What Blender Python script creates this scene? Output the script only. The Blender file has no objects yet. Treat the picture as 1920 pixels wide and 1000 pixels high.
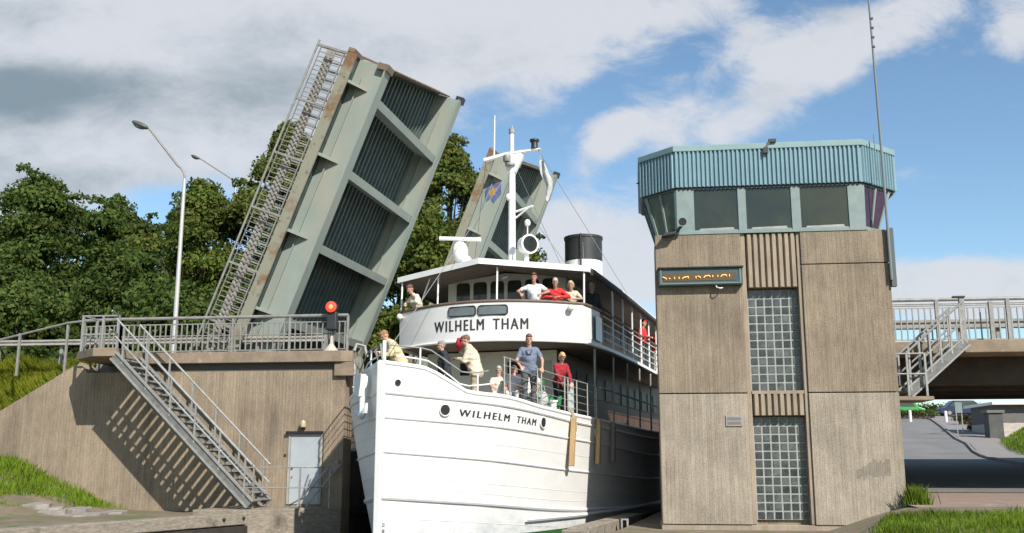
import bpy, bmesh, math, random
import numpy as np
from mathutils import Vector, Matrix, Euler

random.seed(7)
RNG = np.random.default_rng(7)
R = math.radians
SC = bpy.context.scene
COL = SC.collection

# ------------------------------------------------------------------ camera
FPX = 1850.0                      # focal length in pixels of a 1920 wide picture
PITCH = math.atan(360 / FPX)
YAW = R(7)
EYE = 2.2
cam_d = bpy.data.cameras.new('camera')
cam_d.sensor_width = 36
cam_d.lens = 36 * FPX / 1920
cam_d.clip_start = 0.1
cam_d.clip_end = 6000
cam = bpy.data.objects.new('camera', cam_d)
cam.location = (0, 0, EYE)
cam.rotation_euler = (R(90) + PITCH, 0, YAW)
COL.objects.link(cam)
SC.camera = cam

# ------------------------------------------------------------------ light
TO_SUN = Vector((0.76, -1.0, 1.0)).normalized()
sun_d = bpy.data.lights.new('sun', 'SUN')
sun_d.energy = 4.6
sun_d.angle = R(0.5)
sun_d.color = (1.0, 0.95, 0.87)
sun = bpy.data.objects.new('sun', sun_d)
sun.rotation_euler = (-TO_SUN).to_track_quat('-Z', 'Y').to_euler()
sun.location = (30, -40, 60)
COL.objects.link(sun)

SC.view_settings.view_transform = 'Standard'
SC.view_settings.look = 'None'
SC.view_settings.exposure = 0.5
SC.view_settings.gamma = 1.0
SC.view_settings.use_curve_mapping = False
SC.render.engine = 'CYCLES'
SC.cycles.max_bounces = 6
SC.cycles.transparent_max_bounces = 8


# ------------------------------------------------------------------ world
def sky_dir(px, py):
    a = (px - 960) / FPX
    b = (500 - py) / FPX
    f = math.cos(PITCH) - b * math.sin(PITCH)
    u = math.sin(PITCH) + b * math.cos(PITCH)
    return a / f, u / f


def build_world():
    w = bpy.data.worlds.new('World')
    SC.world = w
    w.use_nodes = True
    nt = w.node_tree
    nt.nodes.clear()
    N = nt.nodes.new
    L = nt.links.new
    out = N('ShaderNodeOutputWorld')
    sky = N('ShaderNodeTexSky')
    sky.sky_type = 'NISHITA'
    sky.sun_disc = False
    sky.sun_elevation = math.asin(TO_SUN.z)
    sky.sun_rotation = math.atan2(TO_SUN.x, TO_SUN.y)
    sky.air_density = 1.0
    sky.dust_density = 0.15
    sky.ozone_density = 2.0
    hs = N('ShaderNodeHueSaturation')
    hs.inputs['Saturation'].default_value = 1.0
    L(sky.outputs[0], hs.inputs['Color'])
    bg1 = N('ShaderNodeBackground')
    bg1.inputs['Strength'].default_value = 0.118
    tint = N('ShaderNodeMix')
    tint.data_type = 'RGBA'
    tint.blend_type = 'MULTIPLY'
    tint.inputs[0].default_value = 1.0
    tint.inputs[7].default_value = (0.87, 0.96, 0.95, 1)
    L(hs.outputs[0], tint.inputs[6])
    L(tint.outputs[2], bg1.inputs['Color'])
    tc = N('ShaderNodeTexCoord')
    vr = N('ShaderNodeVectorRotate')
    vr.rotation_type = 'Z_AXIS'
    vr.inputs['Angle'].default_value = -YAW
    L(tc.outputs['Generated'], vr.inputs['Vector'])
    sx = N('ShaderNodeSeparateXYZ')
    L(vr.outputs[0], sx.inputs[0])

    def m(op, a, b=None, c=None, clamp=False):
        n = N('ShaderNodeMath')
        n.operation = op
        n.use_clamp = clamp
        for i, q in enumerate((a, b, c)):
            if q is None:
                continue
            if isinstance(q, (int, float)):
                n.inputs[i].default_value = q
            else:
                L(q, n.inputs[i])
        return n.outputs[0]
    ay = m('MAXIMUM', m('ABSOLUTE', sx.outputs[1]), 0.03)
    s = m('DIVIDE', sx.outputs[0], ay)
    t = m('DIVIDE', sx.outputs[2], ay)
    cx = N('ShaderNodeCombineXYZ')
    L(s, cx.inputs[0])
    L(t, cx.inputs[1])
    P = cx.outputs[0]

    def noise(scale, detail, rough, stretch=(1, 1, 1), rot=0, off=(0, 0, 0), dist=0.0):
        mp = N('ShaderNodeMapping')
        mp.inputs['Scale'].default_value = stretch
        mp.inputs['Rotation'].default_value = (0, 0, rot)
        mp.inputs['Location'].default_value = off
        L(P, mp.inputs['Vector'])
        n = N('ShaderNodeTexNoise')
        n.inputs['Scale'].default_value = scale
        n.inputs['Detail'].default_value = detail
        n.inputs['Roughness'].default_value = rough
        n.inputs['Distortion'].default_value = dist
        L(mp.outputs[0], n.inputs['Vector'])
        return n.outputs['Fac']

    def blob(px, py, rx, ry, rot, amp):
        a, b = sky_dir(px, py)
        mp = N('ShaderNodeMapping')
        mp.vector_type = 'TEXTURE'
        mp.inputs['Location'].default_value = (a, b, 0)
        mp.inputs['Rotation'].default_value = (0, 0, R(rot))
        mp.inputs['Scale'].default_value = (rx / FPX, ry / FPX, 1)
        L(P, mp.inputs['Vector'])
        ln = N('ShaderNodeVectorMath')
        ln.operation = 'LENGTH'
        L(mp.outputs[0], ln.inputs[0])
        mr = N('ShaderNodeMapRange')
        mr.interpolation_type = 'SMOOTHSTEP'
        mr.inputs['From Min'].default_value = 0.25
        mr.inputs['From Max'].default_value = 1.75
        mr.inputs['To Min'].default_value = amp
        mr.inputs['To Max'].default_value = 0.0
        L(ln.outputs['Value'], mr.inputs['Value'])
        return mr.outputs[0]

    def total(lst):
        acc = None
        for b in lst:
            o = blob(*b)
            acc = o if acc is None else m('ADD', acc, o)
        return acc
    cover = total([
        (120, 60, 620, 260, 0, 0.75), (640, 60, 480, 140, 4, 0.62), (1000, 40, 320, 100, 16, 0.55),
        (130, 290, 430, 120, 0, 0.55), (-400, 200, 500, 500, 0, 0.7),
        (1470, 115, 130, 75, 0, 0.62), (1640, 60, 190, 60, 22, 0.5), (1250, 90, 190, 60, 14, 0.22), (1370, 20, 160, 40, 0, 0.24),
        (1140, 260, 95, 40, 50, 0.50), (1340, 235, 170, 50, 10, 0.46), (1030, 175, 90, 50, 30, 0.34), (1270, 180, 70, 40, 40, 0.3),
        (1110, 440, 170, 80, 0, 0.58), (1180, 540, 140, 60, 0, 0.55), (1800, 545, 210, 55, 0, 0.86), (1740, 330, 90, 22, 8, 0.22),
        (1905, 50, 60, 60, 0, 0.3), (330, 390, 80, 60, 0, -0.32), (620, 250, 200, 120, 0, 0.35),
        (2400, 200, 400, 500, 0, 0.5), (1000, -700, 1300, 360, 0, 0.55)])
    n1 = noise(3.6, 10, 0.64, (1, 1.35, 1), R(-16), (1.7, 0.4, 0), 0.35)
    n2 = noise(13, 9, 0.64, (1, 1.7, 1), R(-24), (5, 2, 0), 0.45)
    nn = m('ADD', m('MULTIPLY', m('SUBTRACT', n1, 0.5), 0.95), m('MULTIPLY', m('SUBTRACT', n2, 0.5), 1.0))
    cov = m('ADD', cover, nn)
    dens = N('ShaderNodeMapRange')
    dens.interpolation_type = 'SMOOTHSTEP'
    dens.inputs['From Min'].default_value = 0.14
    dens.inputs['From Max'].default_value = 0.62
    L(cov, dens.inputs['Value'])
    dn = m('MULTIPLY', dens.outputs[0], 0.93)
    # grey bellies of the big cloud
    grey = total([
        (330, 175, 420, 60, 2, 0.50), (40, 20, 160, 50, 0, 0.34), (640, 70, 260, 50, 0, 0.30), (-30, 170, 200, 60, 0, 0.42),
        (200, 345, 300, 36, 0, 0.26), (-400, 300, 500, 400, 0, 0.4), (540, 260, 160, 110, 0, 0.40), (1480, 175, 120, 30, 0, 0.14), (930, 115, 160, 26, 0, 0.16)])
    g2 = noise(4.2, 8, 0.6, (1, 1.7, 1), R(-8), (3.1, 7.4, 0), 0.3)
    gg = m('ADD', grey, m('ADD', m('MULTIPLY', m('SUBTRACT', g2, 0.5), 1.6), m('MULTIPLY', m('SUBTRACT', n2, 0.5), 0.8)))
    gm = N('ShaderNodeMapRange')
    gm.interpolation_type = 'SMOOTHSTEP'
    gm.inputs['From Min'].default_value = 0.0
    gm.inputs['From Max'].default_value = 1.05
    L(gg, gm.inputs['Value'])
    cm = N('ShaderNodeMix')
    cm.data_type = 'RGBA'
    cm.inputs[6].default_value = (0.51, 0.525, 0.56, 1)
    cm.inputs[7].default_value = (0.175, 0.225, 0.255, 1)
    L(gm.outputs[0], cm.inputs[0])
    bg2 = N('ShaderNodeBackground')
    bg2.inputs['Strength'].default_value = 1.0
    L(cm.outputs[2], bg2.inputs['Color'])
    mx = N('ShaderNodeMixShader')
    L(dn, mx.inputs[0])
    L(bg1.outputs[0], mx.inputs[1])
    L(bg2.outputs[0], mx.inputs[2])
    L(mx.outputs[0], out.inputs['Surface'])


build_world()

# ------------------------------------------------------------------ materials
MATS = {}


def mat(name, c1, c2=None, scale=4.0, stretch=(1, 1, 1), rough=0.7, bump=0.0, bscale=30.0, bstretch=None,
        c3=None, s3=1.5, t3=(0.55, 0.7), metal=0.0, spec=0.5, emit=None, estr=0.0, detail=6, t2=(0.35, 0.65), alpha=None,
        trans=0.0, st3=(1, 1, 1)):
    if name in MATS:
        return MATS[name]
    m = bpy.data.materials.new(name)
    m.use_nodes = True
    nt = m.node_tree
    b = nt.nodes['Principled BSDF']
    N = nt.nodes.new
    L = nt.links.new
    b.inputs['Roughness'].default_value = rough
    b.inputs['Metallic'].default_value = metal
    b.inputs['Specular IOR Level'].default_value = spec
    b.inputs['Base Color'].default_value = (*c1, 1)
    tc = N('ShaderNodeTexCoord')

    def nz(sc, st, dt=detail):
        mp = N('ShaderNodeMapping')
        mp.inputs['Scale'].default_value = st
        L(tc.outputs['Object'], mp.inputs['Vector'])
        n = N('ShaderNodeTexNoise')
        n.inputs['Scale'].default_value = sc
        n.inputs['Detail'].default_value = dt
        n.inputs['Roughness'].default_value = 0.62
        L(mp.outputs[0], n.inputs['Vector'])
        return n.outputs['Fac']
    col = None
    if c2 is not None:
        mr = N('ShaderNodeMapRange')
        mr.inputs['From Min'].default_value = t2[0]
        mr.inputs['From Max'].default_value = t2[1]
        L(nz(scale, stretch), mr.inputs['Value'])
        mx = N('ShaderNodeMix')
        mx.data_type = 'RGBA'
        mx.inputs[6].default_value = (*c1, 1)
        mx.inputs[7].default_value = (*c2, 1)
        L(mr.outputs[0], mx.inputs[0])
        col = mx.outputs[2]
    if c3 is not None:
        mr = N('ShaderNodeMapRange')
        mr.inputs['From Min'].default_value = t3[0]
        mr.inputs['From Max'].default_value = t3[1]
        L(nz(s3, st3), mr.inputs['Value'])
        mx = N('ShaderNodeMix')
        mx.data_type = 'RGBA'
        if col is None:
            mx.inputs[6].default_value = (*c1, 1)
        else:
            L(col, mx.inputs[6])
        mx.inputs[7].default_value = (*c3, 1)
        L(mr.outputs[0], mx.inputs[0])
        col = mx.outputs[2]
    if col is not None:
        L(col, b.inputs['Base Color'])
    if bump > 0:
        bp = N('ShaderNodeBump')
        bp.inputs['Strength'].default_value = bump
        bp.inputs['Distance'].default_value = 0.02
        L(nz(bscale, bstretch or (1, 1, 1), 4), bp.inputs['Height'])
        L(bp.outputs[0], b.inputs['Normal'])
    if emit:
        b.inputs['Emission Color'].default_value = (*emit, 1)
        b.inputs['Emission Strength'].default_value = estr
    if trans:
        b.inputs['Transmission Weight'].default_value = trans
    MATS[name] = m
    return m


def leaf_mat(name, dark, light, trans=0.35, warm=None):
    m = bpy.data.materials.new(name)
    m.use_nodes = True
    nt = m.node_tree
    nt.nodes.clear()
    N = nt.nodes.new
    L = nt.links.new
    out = N('ShaderNodeOutputMaterial')
    geo = N('ShaderNodeNewGeometry')
    ramp = N('ShaderNodeValToRGB')
    ramp.color_ramp.elements[0].color = (*dark, 1)
    ramp.color_ramp.elements[1].color = (*light, 1)
    if warm:
        e = ramp.color_ramp.elements.new(0.93)
        e.color = (*warm, 1)
        ramp.color_ramp.elements[1].position = 0.86
    L(geo.outputs['Random Per Island'], ramp.inputs[0])
    tc = N('ShaderNodeTexCoord')
    n = N('ShaderNodeTexNoise')
    n.inputs['Scale'].default_value = 0.35
    n.inputs['Detail'].default_value = 3
    L(tc.outputs['Object'], n.inputs['Vector'])
    mr = N('ShaderNodeMapRange')
    mr.inputs['From Min'].default_value = 0.35
    mr.inputs['From Max'].default_value = 0.65
    mr.inputs['To Min'].default_value = 0.65
    mr.inputs['To Max'].default_value = 1.3
    L(n.outputs['Fac'], mr.inputs['Value'])
    mul = N('ShaderNodeVectorMath')
    mul.operation = 'SCALE'
    L(ramp.outputs[0], mul.inputs[0])
    L(mr.outputs[0], mul.inputs['Scale'])
    d = N('ShaderNodeBsdfPrincipled')
    d.inputs['Roughness'].default_value = 0.62
    d.inputs['Specular IOR Level'].default_value = 0.15
    L(mul.outputs[0], d.inputs['Base Color'])
    tr = N('ShaderNodeBsdfTranslucent')
    L(mul.outputs[0], tr.inputs['Color'])
    mx = N('ShaderNodeMixShader')
    mx.inputs[0].default_value = trans
    L(d.outputs[0], mx.inputs[1])
    L(tr.outputs[0], mx.inputs[2])
    L(mx.outputs[0], out.inputs['Surface'])
    return m


def concrete(name, a, b, c, vs=0.22):
    # board marked concrete: streaks run vertically
    m = mat(name, a, b, 9, (1, 1, 0.42), 0.92, 0.8, 20, (1, 1, 0.012), c, 0.9, (0.52, 0.76), detail=10, spec=0.15, st3=(1.8, 1.8, 0.30), t2=(0.32, 0.72))
    # narrow formwork board edges every 9 cm, drawn darker than the boards
    nt = m.node_tree
    b_ = nt.nodes['Principled BSDF']
    old = b_.inputs['Base Color'].links[0].from_socket
    tc = nt.nodes.new('ShaderNodeTexCoord')
    N_, L_ = nt.nodes.new, nt.links.new

    def mth(op, a_, b2=None, c2=None):
        q = N_('ShaderNodeMath')
        q.operation = op
        for k, v_ in enumerate((a_, b2, c2)):
            if v_ is None:
                continue
            if isinstance(v_, (int, float)):
                q.inputs[k].default_value = v_
            else:
                L_(v_, q.inputs[k])
        return q.outputs[0]

    def nz(scale, st, lo, hi, f0=.35, f1=.65, det=5):
        mp = N_('ShaderNodeMapping')
        mp.inputs['Scale'].default_value = st
        L_(tc.outputs['Object'], mp.inputs['Vector'])
        n = N_('ShaderNodeTexNoise')
        n.inputs['Scale'].default_value = scale
        n.inputs['Detail'].default_value = det
        n.inputs['Roughness'].default_value = .65
        L_(mp.outputs[0], n.inputs['Vector'])
        r = N_('ShaderNodeMapRange')
        r.inputs['From Min'].default_value = f0
        r.inputs['From Max'].default_value = f1
        r.inputs['To Min'].default_value = lo
        r.inputs['To Max'].default_value = hi
        L_(n.outputs['Fac'], r.inputs['Value'])
        return r.outputs[0]
    sx = N_('ShaderNodeSeparateXYZ')
    L_(tc.outputs['Object'], sx.inputs[0])
    brd = mth('DIVIDE', sx.outputs[0], .098)
    wn = N_('ShaderNodeTexWhiteNoise')
    wn.noise_dimensions = '1D'
    L_(mth('FLOOR', brd), wn.inputs['W'])
    per = mth('MULTIPLY_ADD', wn.outputs['Value'], .13, .935)
    edge = mth('MULTIPLY_ADD', mth('LESS_THAN', mth('FRACT', brd), .13), -.20, 1.0)
    fac = mth('MULTIPLY', mth('MULTIPLY', per, edge), mth('MULTIPLY', nz(30, (1, 1, 1), .74, 1.18), nz(.8, (1, 1, .8), .82, 1.12)))
    # runoff streaks
    fac = mth('MULTIPLY', fac, mth('MULTIPLY', nz(5.5, (1, 1, .07), 1.0, .70, .58, .74, 6), nz(17, (1, 1, .05), 1.0, 1.16, .60, .72, 3)))
    sc = nt.nodes.new('ShaderNodeVectorMath')
    sc.operation = 'SCALE'
    nt.links.new(old, sc.inputs[0])
    nt.links.new(fac, sc.inputs['Scale'])
    nt.links.new(sc.outputs[0], b_.inputs['Base Color'])
    return m


M_wall = concrete('board_marked_concrete', (0.315, 0.250, 0.182), (0.245, 0.192, 0.138), (0.165, 0.132, 0.10))
M_tower = concrete('tower_concrete', (0.29, 0.235, 0.172), (0.225, 0.180, 0.132), (0.16, 0.13, 0.10))
M_tower2 = concrete('bleached_tower_concrete', (0.36, 0.308, 0.243), (0.285, 0.24, 0.188), (0.215, 0.18, 0.145))
M_rib = mat('ribbed_concrete', (0.345, 0.28, 0.205), (0.25, 0.20, 0.15), 5, (1, 1, .3), 0.9, 0.3, 40)
M_cap = mat('cap_concrete', (0.27, 0.205, 0.145), (0.18, 0.14, 0.10), 2.5, (1, 1, 1), 0.9, 0.4, 25, None, (0.31, 0.26, 0.21), 4, (0.6, 0.7))
M_capshade = mat('cap_shadow_dark', (0.07, 0.06, 0.05))
M_gal = mat('galvanised_steel', (0.33, 0.33, 0.315), (0.24, 0.24, 0.23), 6, rough=0.55, metal=0.25, c3=(0.22, 0.19, 0.16), s3=9, t3=(0.6, 0.72))
M_rail = mat('weathered_rail_steel', (0.29, 0.285, 0.265), (0.21, 0.20, 0.185), 5, rough=0.6, metal=0.2, c3=(0.19, 0.14, 0.10), s3=14, t3=(0.62, 0.72))
M_beam = mat('guard_rail_steel', (0.42, 0.40, 0.36), (0.32, 0.30, 0.27), 4, rough=0.5, metal=0.2)
M_green = mat('bridge_green_paint', (0.255, 0.295, 0.26), (0.215, 0.255, 0.23), 1.3, (.4, 1, 1), 0.62, 0.05, 8, None, (0.29, 0.285, 0.235), 1.1, (0.45, 0.7), st3=(.4, 1, 1))
M_greend = mat('shaded_bridge_green', (0.082, 0.112, 0.108), (0.055, 0.08, 0.078), 2.0, rough=0.65, c3=(0.055, 0.045, 0.04), s3=1.2, t3=(0.55, 0.75))  # bridge green darkened to paint in the shade under the leaf
M_rust = mat('rusting_edge', (0.23, 0.225, 0.17), (0.17, 0.095, 0.045), 1.0, (1, 1, 1), 0.85, 0.3, 20, None, (0.12, 0.075, 0.045), 5.5, (0.58, 0.72), t2=(0.48, 0.60))
M_rustd = mat('dark_rust', (0.13, 0.095, 0.07), (0.20, 0.15, 0.10), 3, rough=0.9, bump=0.4, bscale=14, c3=(0.30, 0.29, 0.24), s3=2.2, t3=(0.58, 0.68))
M_white = mat('white_hull_paint', (0.74, 0.725, 0.70), (0.68, 0.67, 0.65), 1.2, (1, 1, 2), 0.42, 0.08, 3.0, None, (0.60, 0.56, 0.50), 2.2, (0.70, 0.86), st3=(3, 3, 0.5))
def add_grime(m):
    nt = m.node_tree
    b_ = nt.nodes['Principled BSDF']
    old = b_.inputs['Base Color'].links[0].from_socket
    N_, L_ = nt.nodes.new, nt.links.new
    tc = N_('ShaderNodeTexCoord')
    sx = N_('ShaderNodeSeparateXYZ')
    L_(tc.outputs['Object'], sx.inputs[0])

    def band(z0, z1):
        r = N_('ShaderNodeMapRange')
        r.inputs['From Min'].default_value = z1
        r.inputs['From Max'].default_value = z0
        L_(sx.outputs[2], r.inputs['Value'])
        return r.outputs[0]

    def nz(scale, st, f0, f1):
        mp = N_('ShaderNodeMapping')
        mp.inputs['Scale'].default_value = st
        L_(tc.outputs['Object'], mp.inputs['Vector'])
        n = N_('ShaderNodeTexNoise')
        n.inputs['Scale'].default_value = scale
        n.inputs['Detail'].default_value = 8
        n.inputs['Roughness'].default_value = .7
        L_(mp.outputs[0], n.inputs['Vector'])
        r = N_('ShaderNodeMapRange')
        r.inputs['From Min'].default_value = f0
        r.inputs['From Max'].default_value = f1
        L_(n.outputs['Fac'], r.inputs['Value'])
        return r.outputs[0]
    for fac_a, fac_b, c, amp in ((band(.45, 1.0), nz(2.2, (1, 1, 2.5), .45, .68), (.30, .36, .38), .6),
                                 (band(-9, 9), nz(4.5, (2.2, 2.2, .12), .57, .78), (.36, .27, .18), .6)):
        mu = N_('ShaderNodeMath')
        mu.operation = 'MULTIPLY'
        mu.use_clamp = True
        L_(fac_a, mu.inputs[0])
        L_(fac_b, mu.inputs[1])
        m2 = N_('ShaderNodeMath')
        m2.operation = 'MULTIPLY'
        m2.inputs[1].default_value = amp
        L_(mu.outputs[0], m2.inputs[0])
        mx = N_('ShaderNodeMix')
        mx.data_type = 'RGBA'
        mx.inputs[7].default_value = (*c, 1)
        L_(m2.outputs[0], mx.inputs[0])
        L_(old, mx.inputs[6])
        old = mx.outputs[2]
    L_(old, b_.inputs['Base Color'])


M_hull = mat('old_hull_paint', (0.74, 0.725, 0.70), (0.68, 0.67, 0.65), 1.2, (1, 1, 2), 0.42, 0.35, 1.6, (1, 1, 1.5))
add_grime(M_hull)
M_white2 = mat('white_deck_paint', (0.80, 0.80, 0.78), (0.74, 0.74, 0.72), 2, rough=0.5)
M_offw = mat('cream_house_paint', (0.60, 0.61, 0.55), (0.53, 0.54, 0.48), 1.5, rough=0.55)
M_boot = mat('green_boot_topping', (0.035, 0.14, 0.035), (0.02, 0.085, 0.025), 2, rough=0.6)
M_black = mat('black_paint', (0.018, 0.018, 0.02), (0.03, 0.03, 0.03), 3, rough=0.5)
M_letter = mat('lettering', (0.03, 0.03, 0.035), rough=0.5)
M_dark = mat('dark_opening', (0.012, 0.012, 0.012), rough=0.8)
M_glass = mat('dark_glass', (0.02, 0.025, 0.025), (0.04, 0.045, 0.04), 3, rough=0.08, spec=0.7)
M_smoke = mat('tinted_pane', (0.15, 0.18, 0.185), (0.12, 0.145, 0.15), 3, rough=0.45, spec=.2)
M_wood = mat('varnished_wood', (0.46, 0.20, 0.06), (0.34, 0.14, 0.04), 8, (1, 6, 1), 0.35, 0.1, 20)
M_teak = mat('teak_cap', (0.17, 0.12, 0.085), (0.12, 0.085, 0.06), 10, (1, .2, 1), 0.6)
M_deck = mat('deck_planks', (0.34, 0.29, 0.23), (0.28, 0.24, 0.19), 5, (6, .3, 1), 0.75)
M_timber = mat('weathered_timber', (0.30, 0.255, 0.20), (0.18, 0.15, 0.115), 3, (2, 2, 8), 0.9, 0.6, 16, None, (0.10, 0.085, 0.065), 1.6, (0.56, 0.7))
M_timberd = mat('dark_timber', (0.045, 0.036, 0.028), (0.025, 0.02, 0.017), 3, rough=0.8, bump=0.5, bscale=10)  # much darker timber tone for the end beam and lower beams
M_fend = mat('fender_wood', (0.48, 0.33, 0.16), (0.36, 0.23, 0.11), 9, (1, 1, .2), 0.75)
M_teal = mat('teal_cladding', (0.18, 0.295, 0.34), (0.155, 0.262, 0.305), 1.2, rough=0.5)
M_tealcap = mat('teal_flashing', (0.21, 0.315, 0.32), (0.18, 0.28, 0.285), 2, rough=0.5)
M_mull = mat('window_frame_paint', (0.20, 0.255, 0.245), (0.16, 0.21, 0.205), 4, rough=0.6)
M_soffit = mat('cabin_soffit', (0.10, 0.11, 0.11), rough=0.8)
M_cabin_in = mat('cabin_interior', (0.10, 0.095, 0.06), (0.06, 0.065, 0.05), 2, rough=0.8)
M_gblock = mat('glass_block', (0.058, 0.06, 0.052), (0.10, 0.105, 0.098), 5, rough=0.2, spec=0.6, bump=0.25, bscale=18, c3=(0.045, 0.05, 0.05), s3=4.3, t3=(0.5, 0.6))
def island_vary(m, lo, hi):
    nt = m.node_tree
    b_ = nt.nodes['Principled BSDF']
    old = b_.inputs['Base Color'].links[0].from_socket
    g = nt.nodes.new('ShaderNodeNewGeometry')
    r = nt.nodes.new('ShaderNodeMapRange')
    r.inputs['To Min'].default_value = lo
    r.inputs['To Max'].default_value = hi
    nt.links.new(g.outputs['Random Per Island'], r.inputs['Value'])
    v_ = nt.nodes.new('ShaderNodeVectorMath')
    v_.operation = 'SCALE'
    nt.links.new(old, v_.inputs[0])
    nt.links.new(r.outputs[0], v_.inputs['Scale'])
    nt.links.new(v_.outputs[0], b_.inputs['Base Color'])


island_vary(M_gblock, .45, 1.35)
M_grout = mat('block_joint', (0.31, 0.33, 0.315), (0.25, 0.265, 0.26), 6, rough=0.8)
M_signbox = mat('sign_case', (0.05, 0.085, 0.08), (0.035, 0.06, 0.06), 5, rough=0.5)
M_led = mat('amber_led', (0.6, 0.3, 0.05), emit=(1.0, 0.50, 0.10), estr=1.6)
M_ledoff = mat('led_panel', (0.09, 0.06, 0.028), (0.07, 0.05, 0.03), 60, rough=0.5)
M_redlamp = mat('red_signal_lens', (0.7, 0.05, 0.02), emit=(0.75, 0.03, 0.012), estr=1.0)
M_redcore = mat('red_signal_core', (0.8, 0.2, 0.1), emit=(0.9, 0.22, 0.12), estr=1.0)
M_door = mat('pale_blue_door', (0.38, 0.41, 0.43), (0.33, 0.36, 0.38), 2, rough=0.5, c3=(0.33, 0.34, 0.34), s3=3, t3=(0.62, 0.75))
M_asph = mat('asphalt', (0.20, 0.192, 0.18), (0.15, 0.145, 0.138), .5, rough=0.9, bump=0.2, bscale=60)
M_pave = mat('pavement', (0.26, 0.235, 0.22), (0.21, 0.195, 0.185), 2, rough=0.9)
M_kerb = mat('kerb_stone', (0.30, 0.28, 0.26), (0.22, 0.21, 0.19), 4, rough=0.9)
M_soil = mat('soil', (0.20, 0.155, 0.105), (0.13, 0.105, 0.07), 1.4, rough=1.0, bump=0.5, bscale=7, c3=(0.09, 0.12, 0.03), s3=1.1, t3=(0.5, 0.66))
M_turf = mat('turf', (0.08, 0.17, 0.015), (0.13, 0.19, 0.02), 1.2, rough=1.0, bump=0.6, bscale=9)
M_water = mat('canal_water', (0.012, 0.016, 0.013), rough=0.12, bump=0.25, bscale=2.2)
M_stone = mat('stone_rubble', (0.30, 0.27, 0.235), (0.19, 0.17, 0.15), 3, rough=0.95, bump=0.5, bscale=9)
M_cloth_w = mat('flag_cloth', (0.46, 0.47, 0.46), (0.34, 0.36, 0.35), 4, rough=0.8)
M_rope = mat('rope', (0.45, 0.40, 0.28), (0.36, 0.31, 0.2), 20, rough=0.9)
M_bark = mat('bark', (0.10, 0.075, 0.055), (0.06, 0.048, 0.038), 4, (1, 1, .3), 0.95, 0.6, 9)
M_hedge = leaf_mat('hedge_leaves', (0.035, 0.05, 0.012), (0.10, 0.11, 0.035), 0.2, (0.14, 0.09, 0.04))
M_grass = leaf_mat('grass_blades', (0.07, 0.185, 0.004), (0.165, 0.31, 0.010), 0.45, (0.25, 0.29, 0.04))
M_grassy = leaf_mat('tall_grass_blades', (0.15, 0.24, 0.015), (0.30, 0.34, 0.035), 0.55, (0.42, 0.38, 0.05))
M_leafA = leaf_mat('dark_leaves', (0.022, 0.062, 0.013), (0.078, 0.140, 0.027), 0.42, (0.125, 0.155, 0.036))
M_leafB = leaf_mat('light_leaves', (0.038, 0.090, 0.015), (0.112, 0.18, 0.03), 0.45, (0.18, 0.19, 0.04))
M_leafC = leaf_mat('olive_leaves', (0.042, 0.086, 0.015), (0.122, 0.178, 0.034), 0.45, (0.18, 0.19, 0.045))

# ------------------------------------------------------------------ mesh builder
OFF = {}


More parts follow.
